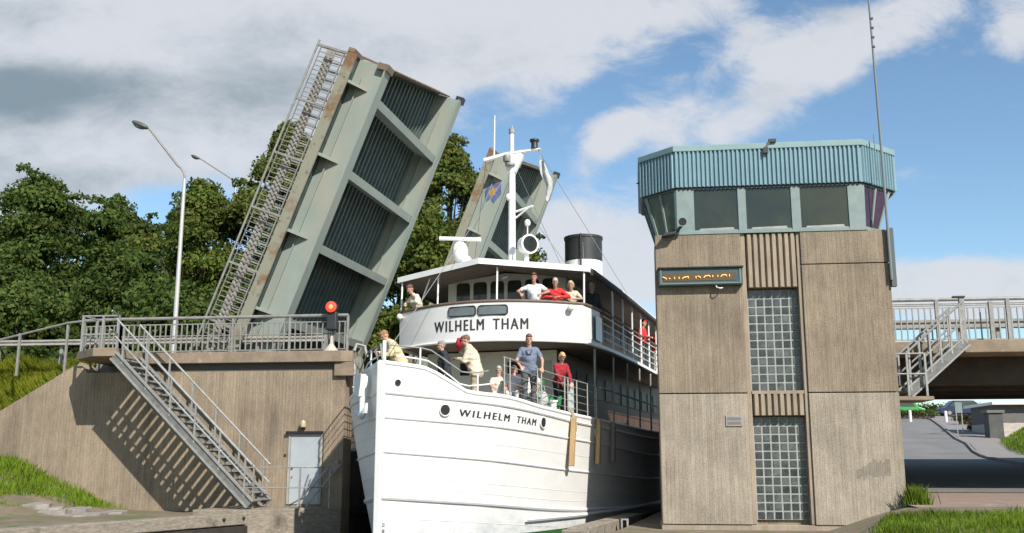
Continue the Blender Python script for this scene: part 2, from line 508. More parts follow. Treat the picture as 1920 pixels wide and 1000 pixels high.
class MB:
    def __init__(s):
        s.v = []
        s.f = []

    def add(s, vs, fs):
        n = len(s.v)
        s.v += [tuple(p) for p in vs]
        s.f += [tuple(i + n for i in f) for f in fs]
        return s

    def box(s, x0, x1, y0, y1, z0, z1):
        v = [(x0, y0, z0), (x1, y0, z0), (x1, y1, z0), (x0, y1, z0), (x0, y0, z1), (x1, y0, z1), (x1, y1, z1), (x0, y1, z1)]
        return s.add(v, [(0, 3, 2, 1), (4, 5, 6, 7), (0, 1, 5, 4), (1, 2, 6, 5), (2, 3, 7, 6), (3, 0, 4, 7)])

    def bar(s, p, q, w, h, up=(0, 0, 1)):
        p = Vector(p)
        q = Vector(q)
        d = (q - p).normalized()
        a = d.cross(Vector(up))
        if a.length < 1e-5:
            a = Vector((1, 0, 0))
        a.normalize()
        b = a.cross(d).normalized()
        a = a * (w / 2)
        b = b * (h / 2)
        v = [p - a - b, p + a - b, p + a + b, p - a + b, q - a - b, q + a - b, q + a + b, q - a + b]
        return s.add(v, [(0, 3, 2, 1), (4, 5, 6, 7), (0, 1, 5, 4), (1, 2, 6, 5), (2, 3, 7, 6), (3, 0, 4, 7)])

    def tube(s, pts, r, n=8, closed=False):
        pts = [Vector(p) for p in pts]
        k = len(pts)
        rs = r if isinstance(r, (list, tuple)) else [r] * k
        vs = []
        ref = None
        for i, p in enumerate(pts):
            if closed:
                t = pts[(i + 1) % k] - pts[i - 1]
            else:
                t = pts[min(i + 1, k - 1)] - pts[max(i - 1, 0)]
            t.normalize()
            if ref is None:
                ref = Vector((0, 0, 1)) if abs(t.z) < 0.9 else Vector((1, 0, 0))
            a = t.cross(ref)
            if a.length < 1e-4:
                ref = Vector((1, 0, 0)) if abs(t.x) < 0.9 else Vector((0, 1, 0))
                a = t.cross(ref)
            a.normalize()
            b = a.cross(t).normalized()
            for j in range(n):
                w = 2 * math.pi * j / n
                vs.append(p + (a * math.cos(w) + b * math.sin(w)) * rs[i])
        fs = []
        for i in range(k if closed else k - 1):
            for j in range(n):
                i2 = (i + 1) % k
                fs.append((i * n + j, i * n + (j + 1) % n, i2 * n + (j + 1) % n, i2 * n + j))
        if not closed:
            fs.append(tuple(range(n - 1, -1, -1)))
            fs.append(tuple((k - 1) * n + j for j in range(n)))
        return s.add(vs, fs)

    def prism(s, poly, vec):
        n = len(poly)
        vec = Vector(vec)
        a = [Vector(p) for p in poly]
        vs = a + [p + vec for p in a]
        fs = [tuple(range(n)), tuple(range(2 * n - 1, n - 1, -1))]
        for i in range(n):
            j = (i + 1) % n
            fs.append((i, i + n, j + n, j))
        return s.add(vs, fs)

    def lathe(s, prof, c=(0, 0, 0), n=24, axis='z'):
        # prof: (radius, height)
        vs = []
        for r, h in prof:
            for j in range(n):
                w = 2 * math.pi * j / n
                x, y, z = r * math.cos(w), r * math.sin(w), h
                if axis == 'y':
                    x, y, z = x, z, y
                elif axis == 'x':
                    x, y, z = z, x, y
                vs.append((c[0] + x, c[1] + y, c[2] + z))
        fs = []
        k = len(prof)
        for i in range(k - 1):
            for j in range(n):
                fs.append((i * n + j, i * n + (j + 1) % n, (i + 1) * n + (j + 1) % n, (i + 1) * n + j))
        fs.append(tuple(range(n - 1, -1, -1)))
        fs.append(tuple((k - 1) * n + j for j in range(n)))
        return s.add(vs, fs)

    def ell(s, c, r, n=12, m=8, rot=None):
        vs = []
        fs = []
        for i in range(m + 1):
            th = math.pi * i / m
            for j in range(n):
                w = 2 * math.pi * j / n
                p = Vector((r[0] * math.sin(th) * math.cos(w), r[1] * math.sin(th) * math.sin(w), r[2] * math.cos(th)))
                if rot is not None:
                    p = rot @ p
                vs.append(p + Vector(c))
        for i in range(m):
            for j in range(n):
                fs.append((i * n + j, (i + 1) * n + j, (i + 1) * n + (j + 1) % n, i * n + (j + 1) % n))
        return s.add(vs, fs)

    def cap(s, p, q, r1, r2, n=10):
        # closed tapered capsule
        p = Vector(p)
        q = Vector(q)
        d = (q - p)
        if d.length < 1e-5:
            d = Vector((0, 0, 1e-4))
        u = d.normalized()
        pts = []
        rs = []
        for a in (90, 60, 30, 0):
            pts.append(p - u * r1 * math.sin(R(a)))
            rs.append(max(r1 * math.cos(R(a)), 1e-4))
        for a in (0, 30, 60, 90):
            pts.append(q + u * r2 * math.sin(R(a)))
            rs.append(max(r2 * math.cos(R(a)), 1e-4))
        return s.tube(pts, rs, n)

    def grid(s, rows):
        n = len(rows[0])
        vs = [p for r in rows for p in r]
        fs = []
        for i in range(len(rows) - 1):
            for j in range(n - 1):
                fs.append((i * n + j, i * n + j + 1, (i + 1) * n + j + 1, (i + 1) * n + j))
        return s.add(vs, fs)

    def mesh(s, name, off=None):
        me = bpy.data.meshes.new(name)
        v = s.v
        if off is not None:
            v = [(p[0] - off[0], p[1] - off[1], p[2] - off[2]) for p in v]
        me.from_pydata(v, [], s.f)
        bm = bmesh.new()
        bm.from_mesh(me)
        bmesh.ops.recalc_face_normals(bm, faces=bm.faces)
        bm.to_mesh(me)
        bm.free()
        return me


def tag(o, label=None, cat=None, group=None, kind=None):
    if label:
        o['label'] = label
    if cat:
        o['category'] = cat
    if group:
        o['group'] = group
    if kind:
        o['kind'] = kind
    return o


def thing(name, label, cat, loc=(0, 0, 0), rot=(0, 0, 0), group=None, local=False):
    o = bpy.data.objects.new(name, None)
    o.empty_display_size = 0.3
    COL.objects.link(o)
    o.location = loc
    o.rotation_euler = rot
    OFF[o] = (0, 0, 0) if local else tuple(loc)
    return tag(o, label, cat, group)


def part(name, mb, m, parent=None, smooth=None, bevel=0.0, label=None):
    me = mb.mesh(name, OFF.get(parent) if parent is not None else None)
    o = bpy.data.objects.new(name, me)
    COL.objects.link(o)
    me.materials.append(m)
    if parent is not None:
        o.parent = parent
        OFF[o] = OFF[parent]
    if smooth is not None:
        me.shade_smooth()
        me.set_sharp_from_angle(angle=R(smooth))
    if bevel:
        b = o.modifiers.new('bevel', 'BEVEL')
        b.width = bevel
        b.segments = 2
        b.limit_method = 'ANGLE'
        b.angle_limit = R(50)
    if label:
        o['label'] = label
    return o


def struct(name, mb, m, smooth=None, kind='structure'):
    o = part(name, mb, m, None, smooth)
    o['kind'] = kind
    return o


def copy_tree(o, parent=None):
    c = o.copy()
    COL.objects.link(c)
    if parent is not None:
        c.parent = parent
    for ch in list(o.children):
        copy_tree(ch, c)
    return c


def text_mesh(body, size, bold=0.0, spacing=1.0, fat=0.0):
    cu = bpy.data.curves.new('lettering', 'FONT')
    cu.body = body
    cu.size = size
    cu.offset = bold
    cu.space_character = spacing
    cu.align_x = 'LEFT'
    cu.resolution_u = 3
    o = bpy.data.objects.new('lettering', cu)
    COL.objects.link(o)
    dg = bpy.context.evaluated_depsgraph_get()
    me = bpy.data.meshes.new_from_object(o.evaluated_get(dg))
    bm = bmesh.new()
    bm.from_mesh(me)
    bmesh.ops.triangulate(bm, faces=bm.faces)
    for _ in range(2):
        es = [e for e in bm.edges if e.calc_length() > size * 0.35]
        if es:
            bmesh.ops.subdivide_edges(bm, edges=es, cuts=1)
            bmesh.ops.triangulate(bm, faces=bm.faces)
    v = [tuple(x.co) for x in bm.verts]
    bm.verts.index_update()
    f = [tuple(q.index for q in p.verts) for p in bm.faces]
    bm.free()
    bpy.data.objects.remove(o)
    if fat:
        k = len(v)
        v = [(p[0] - fat, p[1], 0) for p in v] + [(p[0] + fat, p[1], .0025) for p in v]
        f = f + [tuple(i + k for i in q) for q in f]
    return v, f


# ------------------------------------------------------------------ canal frame and terrain
TH = R(11.3)
BOW = Vector((-5.65, 21.76, 0))
AX = Vector((math.sin(TH), math.cos(TH), 0))      # aft along the canal
VX = Vector((math.cos(TH), -math.sin(TH), 0))     # across the canal


def sw(v, u, z):
    p = BOW + AX * u + VX * v
    return Vector((p.x, p.y, z))


def sstep(a, b, x):
    t = min(1, max(0, (x - a) / (b - a)))
    return t * t * (3 - 2 * t)


def cl(u):
    return -4.5 if u > 3 else max(-7.5, -4.5 + 0.16 * (u - 3))


def cr(u):
    return 4.35 if u > 2 else min(8.9, 4.35 + 0.21 * (2 - u))


def hleft(x, y):
    z = 0.78
    z += 1.45 * sstep(-13.6, -18.5, x) * sstep(21.5, 26.6, y)
    if y > 34:
        z += 3.0 * sstep(34, 46, y)
    return z + 0.05 * math.sin(x * 2.1) * math.cos(y * 1.7)


def hright(x, y):
    prof = float(np.interp(y, [0, 16, 19, 24, 30, 50, 100, 140, 300, 3000], [0.75, 0.88, 0.98, 1.05, 1.23, 2.0, 6.25, 6.6, 6.6, 7]))
    lo = 0.45 + max(0, y - 26) * 0.03
    k = sstep(-.5, .35, x - 0.2235 * min(y, 27) - max(0, (y - 27) * 0.1))
    if y < 14:
        k = max(k, sstep(14, 8, y))
        lo = 0.6
    z = lo + (prof - lo) * k
    if y < 24 and x > 4:
        z += 0.10 * sstep(4, 8, x)
    return z


def build_ground():
    us = [-200, -120, -70, -45, -32] + list(np.arange(-26, 16, 0.5)) + list(np.arange(16, 90, 2.5)) + [95, 110, 140, 200, 320, 600, 1200, 3000]
    offs = [0, .3, .6, 1, 1.5, 2, 2.5, 3, 3.5, 4, 4.5, 5, 6, 7, 8, 10, 12, 14, 17, 20, 25, 30, 38, 50, 70, 100, 160, 300, 700, 2000]
    rows = []
    for u in us:
        row = []
        for o in reversed(offs):
            c = cl(u) - o
            p = sw(c, u, 0)
            row.append((p.x, p.y, hleft(p.x, p.y)))
        a = sw(cl(u) + 0.05, u, -2.2)
        b = sw(cr(u) - 0.05, u, -2.2)
        row += [tuple(a), tuple(b)]
        for o in offs:
            c = cr(u) + o
            p = sw(c, u, 0)
            row.append((p.x, p.y, hright(p.x, p.y)))
        rows.append(row)
    struct('ground', MB().grid(rows), M_soil, 40)
    rows = [[tuple(sw(cl(u) + 0.01, u, 0)), tuple(sw(cr(u) - 0.01, u, 0))] for u in us]
    struct('water', MB().grid(rows), M_water)


build_ground()


def blades(name, pts, m, h, w, lean=0.35):
    pts = np.asarray(pts, float)
    n = len(pts)
    ang = RNG.uniform(0, 2 * np.pi, n)
    hh = h * RNG.uniform(0.4, 1.3, n) * (1 + .38 * np.sin(pts[:, 0] * 2.3 + 1.3 * np.sin(pts[:, 1] * 1.9)) * np.cos(pts[:, 1] * 2.7 + pts[:, 0]))
    ww = w * RNG.uniform(0.7, 1.3, n)
    dx = np.stack([np.cos(ang), np.sin(ang), np.zeros(n)], 1) * ww[:, None]
    la = RNG.uniform(0, 2 * np.pi, n)
    le = hh * lean * RNG.uniform(0.2, 1.6, n)
    top = pts + np.stack([np.cos(la) * le, np.sin(la) * le, hh], 1)
    mid = pts + np.stack([np.cos(la) * le * .35, np.sin(la) * le * .35, hh * .55], 1)
    V = np.stack([pts - dx, pts + dx, mid + dx * .7, top, mid - dx * .7], 1).reshape(-1, 3)
    me = bpy.data.meshes.new(name)
    me.vertices.add(n * 5)
    me.vertices.foreach_set('co', V.ravel())
    me.loops.add(n * 5)
    me.loops.foreach_set('vertex_index', np.arange(n * 5, dtype=np.int32))
    me.polygons.add(n)
    me.polygons.foreach_set('loop_start', np.arange(0, n * 5, 5, dtype=np.int32))
    me.polygons.foreach_set('loop_total', np.full(n, 5, dtype=np.int32))
    me.update()
    me.validate()
    o = bpy.data.objects.new(name, me)
    COL.objects.link(o)
    me.materials.append(m)
    return o


# grass on the right quay
pts = []
for _ in range(34000):
    x = random.uniform(3.2, 10.5)
    y = random.uniform(14.5, 22.4)
    if x < 0.2235 * y + .05 + random.gauss(0, .12) or y > 21.6 + random.gauss(0, .25):
        continue
    if 0.4 < x < 6.25 and y > 23.75:
        continue
    pts.append((x, y, hright(x, y) - 0.02))
tag(blades('grass', pts, M_grass, 0.13, 0.008), 'mown green grass in front of the concrete tower on the right quay', 'grass', None, 'stuff')
pts = []
for _ in range(1500):
    x = random.gauss(6.75, .14)
    y = random.uniform(25.4, 26.6)
    pts.append((x, y, hright(x, y) - 0.02))
tag(blades('weed_tuft', pts, M_grass, 0.33, 0.011), 'tall green tuft against the right base corner of the tower', 'weeds', None, 'stuff')
pts = []
for _ in range(40000):
    x = random.uniform(-22, -13.6)
    y = random.uniform(20.5, 26.6)
    edge = 23.4 + 2.5 * sstep(-17.5, -14, x) + 0.35 * math.sin(x * 3.1) + random.gauss(0, .16)
    if y < edge or x > -14.25 + random.gauss(0, .2):
        continue
    pts.append((x, y, hleft(x, y) - 0.02))
tag(blades('grass', pts, M_grass, 0.21, 0.010), 'bright green grass clump at the foot of the left wing wall', 'grass', None, 'stuff')
# rough plants at far left corner
pts = []
for _ in range(5000):
    x = random.uniform(-19, -14.8)
    y = random.uniform(20, 23.8)
    if math.sin(x * 1.9) + math.cos(y * 2.3) < 0.5:
        continue
    pts.append((x, y, hleft(x, y) - 0.02))
tag(blades('low_weeds', pts, M_grassy, 0.16, 0.013, .8), 'straggly weeds on the dry bank below the grass clump', 'weeds', None, 'stuff')

# stone slabs on the left bank
t = thing('stone_slabs', 'flat cracked stone slabs lying on the bank left of the steel stair', 'stone slabs', (-14.4, 24.9, 0.8))
for k in range(7):
    mb = MB()
    x = -15.2 + k * 0.27 + random.uniform(-.1, .1)
    y = 24.3 + random.uniform(-.25, .6)
    z = hleft(x, y)
    a = random.uniform(-.4, .4)
    c, s_ = math.cos(a), math.sin(a)
    pl = [(-.3, -.24), (.1, -.3), (.34, -.1), (.26, .24), (-.2, .26)]
    mb.prism([(x + c * p - s_ * q, y + s_ * p + c * q, z - .05 + 0.25 * q * 0.35) for p, q in pl], (0, 0, .13))
    part('slab', mb, M_stone, t, bevel=0.015)

# brick quay paving and road on the right
rows = []
for y in np.arange(24.2, 31.0, .4):
    rows.append([(float(x), float(y), hright(x, y) + 0.012) for x in np.linspace(6.5 + max(0, (y - 26) * .3), 24, 22)])
M_brickp = mat('brick_paving', (0.29, 0.21, 0.165), (0.22, 0.155, 0.125), 3, (0.4, 3, 1), 0.9, 0.4, 12, (1, 6, 1), (0.33, 0.27, 0.22), 2.0, (0.55, 0.7))
struct('paving', MB().grid(rows), M_brickp)
# road centreline winds uphill
RC = [(13.5, 30), (15.5, 40), (16.9, 47.9), (17.2, 50.6), (17.1, 52.4), (17.7, 55.7), (19.2, 61.5), (20, 66.1), (23.5, 81.2), (25.7, 91.2), (27.5, 112)]


def road_x(y):
    return float(np.interp(y, [p[1] for p in RC], [p[0] for p in RC]))


def road_w(y):
    return 0.0


rows, ker, pav = [], [], []
for y in np.arange(30, 112, 1.0):
    cx_, w_ = road_x(y), road_w(y)
    rows.append([(x, y, hright(x, y) + 0.03) for x in np.linspace(cx_ - 8, cx_ + w_, 10)])
struct('road', MB().grid(rows), M_asph, 40)
mb = MB()
for y in np.arange(40, 108, 1.0):
    a = (road_x(y) + road_w(y) + .1, y)
    b = (road_x(y + 1) + road_w(y + 1) + .1, y + 1)
    mb.bar((*a, hright(*a) + .09), (*b, hright(*b) + .06), .14, .14)
struct('kerb', mb, M_kerb)
rows = []
for y in np.arange(40, 108, 1.0):
    x0 = road_x(y) + road_w(y) + .25
    rows.append([(x, y, hright(x, y) + 0.10) for x in np.linspace(x0, x0 + 2.3, 4)])
struct('pavement', MB().grid(rows), M_pave)

# ------------------------------------------------------------------ left abutment
ab = thing('bridge_abutment', 'board marked concrete bridge abutment with sloping wing wall and blue door', 'abutment', (-12, 26.75, 0.9))
YW = 26.75
mb = MB()
prof = [(-40, -.5), (-7.95, -.5), (-7.95, 4.62), (-15.6, 4.62), (-15.85, 4.92), (-19.0, 3.06), (-26, -.4), (-40, -.45)]
mb.prism([(x, YW, z) for x, z in prof], (0, 0.75, 0))
part('wall', mb, M_wall, ab)
mb = MB()
mb.prism([(-14.78, YW - 0.2, 4.84), (-8.05, YW - 0.2, 4.84), (-7.75, YW - 0.05, 4.84), (-7.75, YW + .9, 4.84), (-14.78, YW + .9, 4.84)], (0, 0, .31))
mb.prism([(-15.42, YW + .9, 4.9), (-15.42, YW - .9, 4.9), (-14.45, YW - 1.78, 4.9), (-13.8, YW - 1.78, 4.9), (-13.8, YW - .25, 4.9), (-14.79, YW - .25, 4.9), (-14.79, YW + .9, 4.9)], (0, 0, .23))
part('cap', mb, M_cap, ab, bevel=0.015)
mb = MB()
mb.box(-14.75, -7.95, YW + .0, YW + .85, 4.62, 4.838)
part('cap_shadow_strip', mb, M_capshade, ab)  # dark strip painted where the cap throws its shadow on the wall
mb = MB()
mb.prism([(-8.25, YW - .12, 4.83), (-7.72, YW - .12, 4.83), (-7.72, YW + .4, 4.83), (-8.25, YW + .4, 4.83)], (0, 0, -.38))
part('corbel', mb, M_cap, ab, bevel=0.02)
# canal side wall behind the corner
mb = MB()
for a in ((-3.55, 5.4, -5.0, 16.2),):
    q = [sw(-3.75, 5.3, -.5), sw(-3.75, 28, -.5), sw(-9.5, 28, -.5), sw(-9.5, 7.4, -.5)]
    mb.prism([tuple(p) for p in q], (0, 0, 4.3))
part('pit_block', mb, mat('recess_shade_concrete', (0.10, 0.088, 0.075), (0.06, 0.055, 0.05), 1.5, rough=0.9), ab)  # concrete darkened to paint in the shaded recess beside the ship
# door
d = part('door', MB().box(-9.43, -8.60, YW - .02, YW + .02, 0.98, 2.83), M_door, ab)
mb = MB()
mb.box(-9.50, -9.44, YW - .035, YW - .004, .98, 2.87).box(-8.59, -8.53, YW - .035, YW - .004, .98, 2.87).box(-9.44, -8.59, YW - .035, YW - .021, 2.835, 2.87)
part('door_frame', mb, mat('door_frame_grey', (0.36, 0.35, 0.32), (0.28, 0.27, 0.25), 4), d)
mb = MB()
mb.lathe([(.025, -.02), (.025, .02)], (-9.36, YW - .05, 1.95), 10, 'y').box(-9.37, -9.35, YW - .07, YW - .02, 1.7, 1.72)
part('handle', mb, M_black, d)
for z in (1.5, 2.1, 2.6):
    part('hinge', MB().box(-8.615, -8.575, YW - .05, YW - .036, z, z + .14), M_gal, d)
part('drip_strip', MB().box(-9.56, -8.52, YW - .12, YW - .001, 2.88, 2.94), M_dark, ab)
part('name_plate', MB().box(-9.62, -9.56, YW - .02, YW - .001, 2.25, 2.32), M_black, ab)
# lamp over the door
wl = thing('wall_lamp', 'small bulkhead lamp on the wall above the pale blue door', 'wall lamp', (-9.08, YW, 3.1))
part('bracket', MB().box(-9.15, -9.04, YW - .08, YW - .001, 3.0, 3.14), M_black, wl)
part('cover', MB().lathe([(.03, -.02), (.075, .0), (.085, .1), (.06, .17), (.02, .19)], (-9.07, YW - .13, 3.05), 12), mat('lamp_cover', (0.42, 0.36, 0.22), rough=0.4), wl, 40)

# concrete ledge in front of the door
mb = MB()
mb.prism([(-11.2, 24.6, .2), (-9.65, 24.5, .2), (-7.95, 26.74, .2), (-11.2, 26.74, .2)], (0, 0, .72))
tag(part('landing_step', mb, M_timber, None, bevel=.02), 'low concrete step under the foot of the steel stair', 'step')

# ------------------------------------------------------------------ generic railing


def railing(name, label, cat, path, height=1.05, post=1.65, bal=0.16, post_w=.06, mids=(0.5,), parentloc=None, group=None, bz=(0.08, .86), balm=None):
    t = thing(name, label, cat, parentloc or path[0], group=group)
    top = MB()
    top.tube([Vector(p) + Vector((0, 0, height)) for p in path], .048, 8)
    part('top_rail', top, M_rail, t, 40)
    for k in mids:
        part('mid_rail', MB().tube([Vector(p) + Vector((0, 0, height * k)) for p in path], .018, 6), M_rail, t, 40)
    ba = MB()
    for a, b in zip(path[:-1], path[1:]):
        a = Vector(a)
        b = Vector(b)
        ln = (b - a).length
        n = max(1, round(ln / post))
        for i in range(n + 1):
            p = a.lerp(b, i / n)
            mb = MB().box(p.x - post_w / 2, p.x + post_w / 2, p.y - post_w / 2, p.y + post_w / 2, p.z, p.z + height)
            part('post', mb, M_rail, t)
        if bal:
            n = int(ln / bal)
            for i in range(n + 1):
                p = a.lerp(b, (i + .5) / (n + 1))
                ba.box(p.x - .015, p.x + .015, p.y - .02, p.y + .02, p.z + bz[0], p.z + bz[1])
    if bal:
        for a, b in zip(path[:-1], path[1:]):
            ba.bar(Vector(a) + Vector((0, 0, bz[0])), Vector(b) + Vector((0, 0, bz[0])), .03, .03)
            ba.bar(Vector(a) + Vector((0, 0, bz[1])), Vector(b) + Vector((0, 0, bz[1])), .03, .03)
        part('baluster_panel', ba, balm or M_rail, t)
    return t


def w_beam(name, label, p, q, z, post=2.0, ground=5.1, group=None, hs=.62, bm_=None):
    p = Vector(p)
    q = Vector(q)
    t = thing(name, label, 'guard rail', (p.x, p.y, ground), group=group)
    d = (q - p).normalized()
    nrm = Vector((d.y, -d.x, 0)) * 1.0
    prof = [(a * 1.0, b * hs) for a, b in [(0, .15), (.05, .12), (.05, .06), (0, .02), (0, -.02), (.05, -.06), (.05, -.12), (0, -.15), (-.02, -.15), (-.02, .15)]]
    poly = [p + nrm * a + Vector((0, 0, z + b)) - Vector((0, 0, p.z)) for a, b in prof]
    part('rail_beam', MB().prism(poly, q - p), bm_ or M_beam, t)
    n = int((q - p).length / post)
    for i in range(n + 1):
        c = p.lerp(q, i / max(1, n))
        part('post', MB().box(c.x - .05, c.x + .05, c.y + .06, c.y + .14, ground, z + .12), M_rail, t)
    return t


railing('bridge_railing', 'grey steel railing with balusters along the top of the left abutment', 'railing',
        [(-16.0, YW + .35, 5.14), (-14.8, YW + .25, 5.15), (-8.0, YW + .25, 5.16)], 1.04, 1.66, .165)
w_beam('guard_rail', 'steel crash barrier behind the railing on the left bridge approach', (-40, 28.0, 5.1), (-9.0, 28.0, 5.1), 5.66, 2.0, 5.0)
# sloping handrail at far left
t = thing('approach_handrail', 'plain pipe handrail sloping down at the far left of the approach', 'railing', (-16.2, 27.4, 5.1))
part('top_rail', MB().tube([(-16.0, 27.1, 6.18), (-16.6, 27.2, 6.14), (-18.6, 27.5, 5.78), (-24, 28, 4.7)], .035, 8), M_rail, t, 40)
for x, z in ((-16.6, 6.14), (-18.1, 5.86), (-19.8, 5.55)):
    part('post', MB().box(x - .03, x + .03, 27.2, 27.26, 4.6, z), M_rail, t)
# landing rail at head of stair
t = thing('landing_railing', 'short grey railing round the head of the steel stair', 'railing', (-14.8, 25.9, 5.13))
for z in (6.14, 5.62):
    part('rail_bar', MB().tube([(-15.35, 26.7, z), (-15.35, 25.92, z), (-14.3, 25.92, z), (-14.0, 25.0, z)], .025, 8), M_gal, t, 40)
for x, y in ((-15.35, 25.92), (-14.75, 25.92), (-14.3, 25.92), (-15.35, 26.65)):
    part('post', MB().box(x - .03, x + .03, y - .03, y + .03, 5.13, 6.16), M_gal, t)


def stair(name, label, top, bot, width, ntread, height=1.0, off=(0, 1, 0), sd=.22):
    top = Vector(top)
    bot = Vector(bot)
    off = Vector(off) * width
    t = thing(name, label, 'stair', tuple(bot))
    up = Vector((0, 0, 1))
    for o in (Vector((0, 0, 0)), off):
        mb = MB().bar(top + o, bot + o, .03, sd)
        d = (bot - top).normalized()
        nz_ = up - d * up.dot(d)
        nz_.normalize()
        for sgn in (-1, 1):
            fl_ = MB().bar(top + o + nz_ * sd / 2 * sgn, bot + o + nz_ * sd / 2 * sgn, .11, .045)
            part('stringer_flange', fl_, M_gal, t)
        part('stringer', mb, mat('stringer_web', (0.20, 0.195, 0.18), (0.12, 0.12, 0.115), 5, rough=.6, metal=.2), t)  # web darkened to paint in the shade inside the channel
        for k in (1.0, .52):
            a = top + o + up * height * k
            b = bot + o + up * height * k
            part('handrail', MB().tube([a, b], .03 if k == 1 else .024, 8), M_gal, t, 40)
        for i in range(6):
            p = top.lerp(bot, (i + .35) / 5.6) + o
            part('post', MB().box(p.x - .022, p.x + .022, p.y - .022, p.y + .022, p.z, p.z + height), M_gal, t)
    for i in range(ntread):
        p = top.lerp(bot, (i + .5) / ntread)
        mb = MB()
        dx = 0.105
        mb.box(p.x - dx, p.x + dx, p.y + .03, p.y + width - .03, p.z - .02, p.z + .018)
        mb.box(p.x - dx, p.x - dx + .02, p.y + .03, p.y + width - .03, p.z - .06, p.z - .02)
        part('tread', mb, M_gal, t)
    return t


stair('steel_stair', 'long galvanised stair running down the left abutment wall', (-13.86, 25.0, 4.92), (-9.84, 25.0, 1.04), 1.3, 21)
# low rails near the door
t = thing('quay_railing', 'thin low railing in front of the pale blue door', 'railing', (-9.3, 25.4, .94))
for z in (1.45, 1.97):
    part('rail_bar', MB().tube([(-10.3, 25.4, z), (-8.75, 25.6, z), (-8.1, 26.2, z)], .018, 6), M_rail, t)
for x, y in ((-9.95, 25.44), (-8.75, 25.6), (-8.12, 26.18)):
    part('post', MB().box(x - .02, x + .02, y - .02, y + .02, .9, 1.98), M_rail, t)
t = thing('leaning_frame', 'small slanted steel frame leaning at the corner of the left abutment', 'frame', (-8.5, 26.2, .94))
for x in (-8.95, -8.7):
    part('leg', MB().bar((x, 26.0, .95), (x + .75, 26.5, 2.05), .06, .04), M_gal, t)
part('head_plate', MB().box(-8.3, -7.98, 26.45, 26.55, 1.86, 2.16), M_timber, t)

# ------------------------------------------------------------------ left guide timber
t = thing('guide_wall', 'long weathered timber guide beam along the left canal edge', 'guide wall', (-10.5, 22.5, 0))
mb = MB()
mb.bar((-14.5, 12.6, .72), (-9.62, 25.35, .72), .42, .28)
part('top_beam', mb, M_timber, t, bevel=.02)
mb = MB()
mb.bar((-9.62, 25.35, .74), (-7.9, 29.5, .74), .42, .3)
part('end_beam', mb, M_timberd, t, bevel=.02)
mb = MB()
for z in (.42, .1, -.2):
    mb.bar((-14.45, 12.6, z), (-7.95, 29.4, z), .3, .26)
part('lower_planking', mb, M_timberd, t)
for k in (.88, .93):
    p = Vector((-14.5, 12.6, .72)).lerp(Vector((-9.62, 25.35, .72)), k)
    part('bolt', MB().lathe([(.035, 0), (.035, .05)], (p.x + .2, p.y - .08, .74), 8, 'x'), M_black, t)

# ------------------------------------------------------------------ bascule leaves


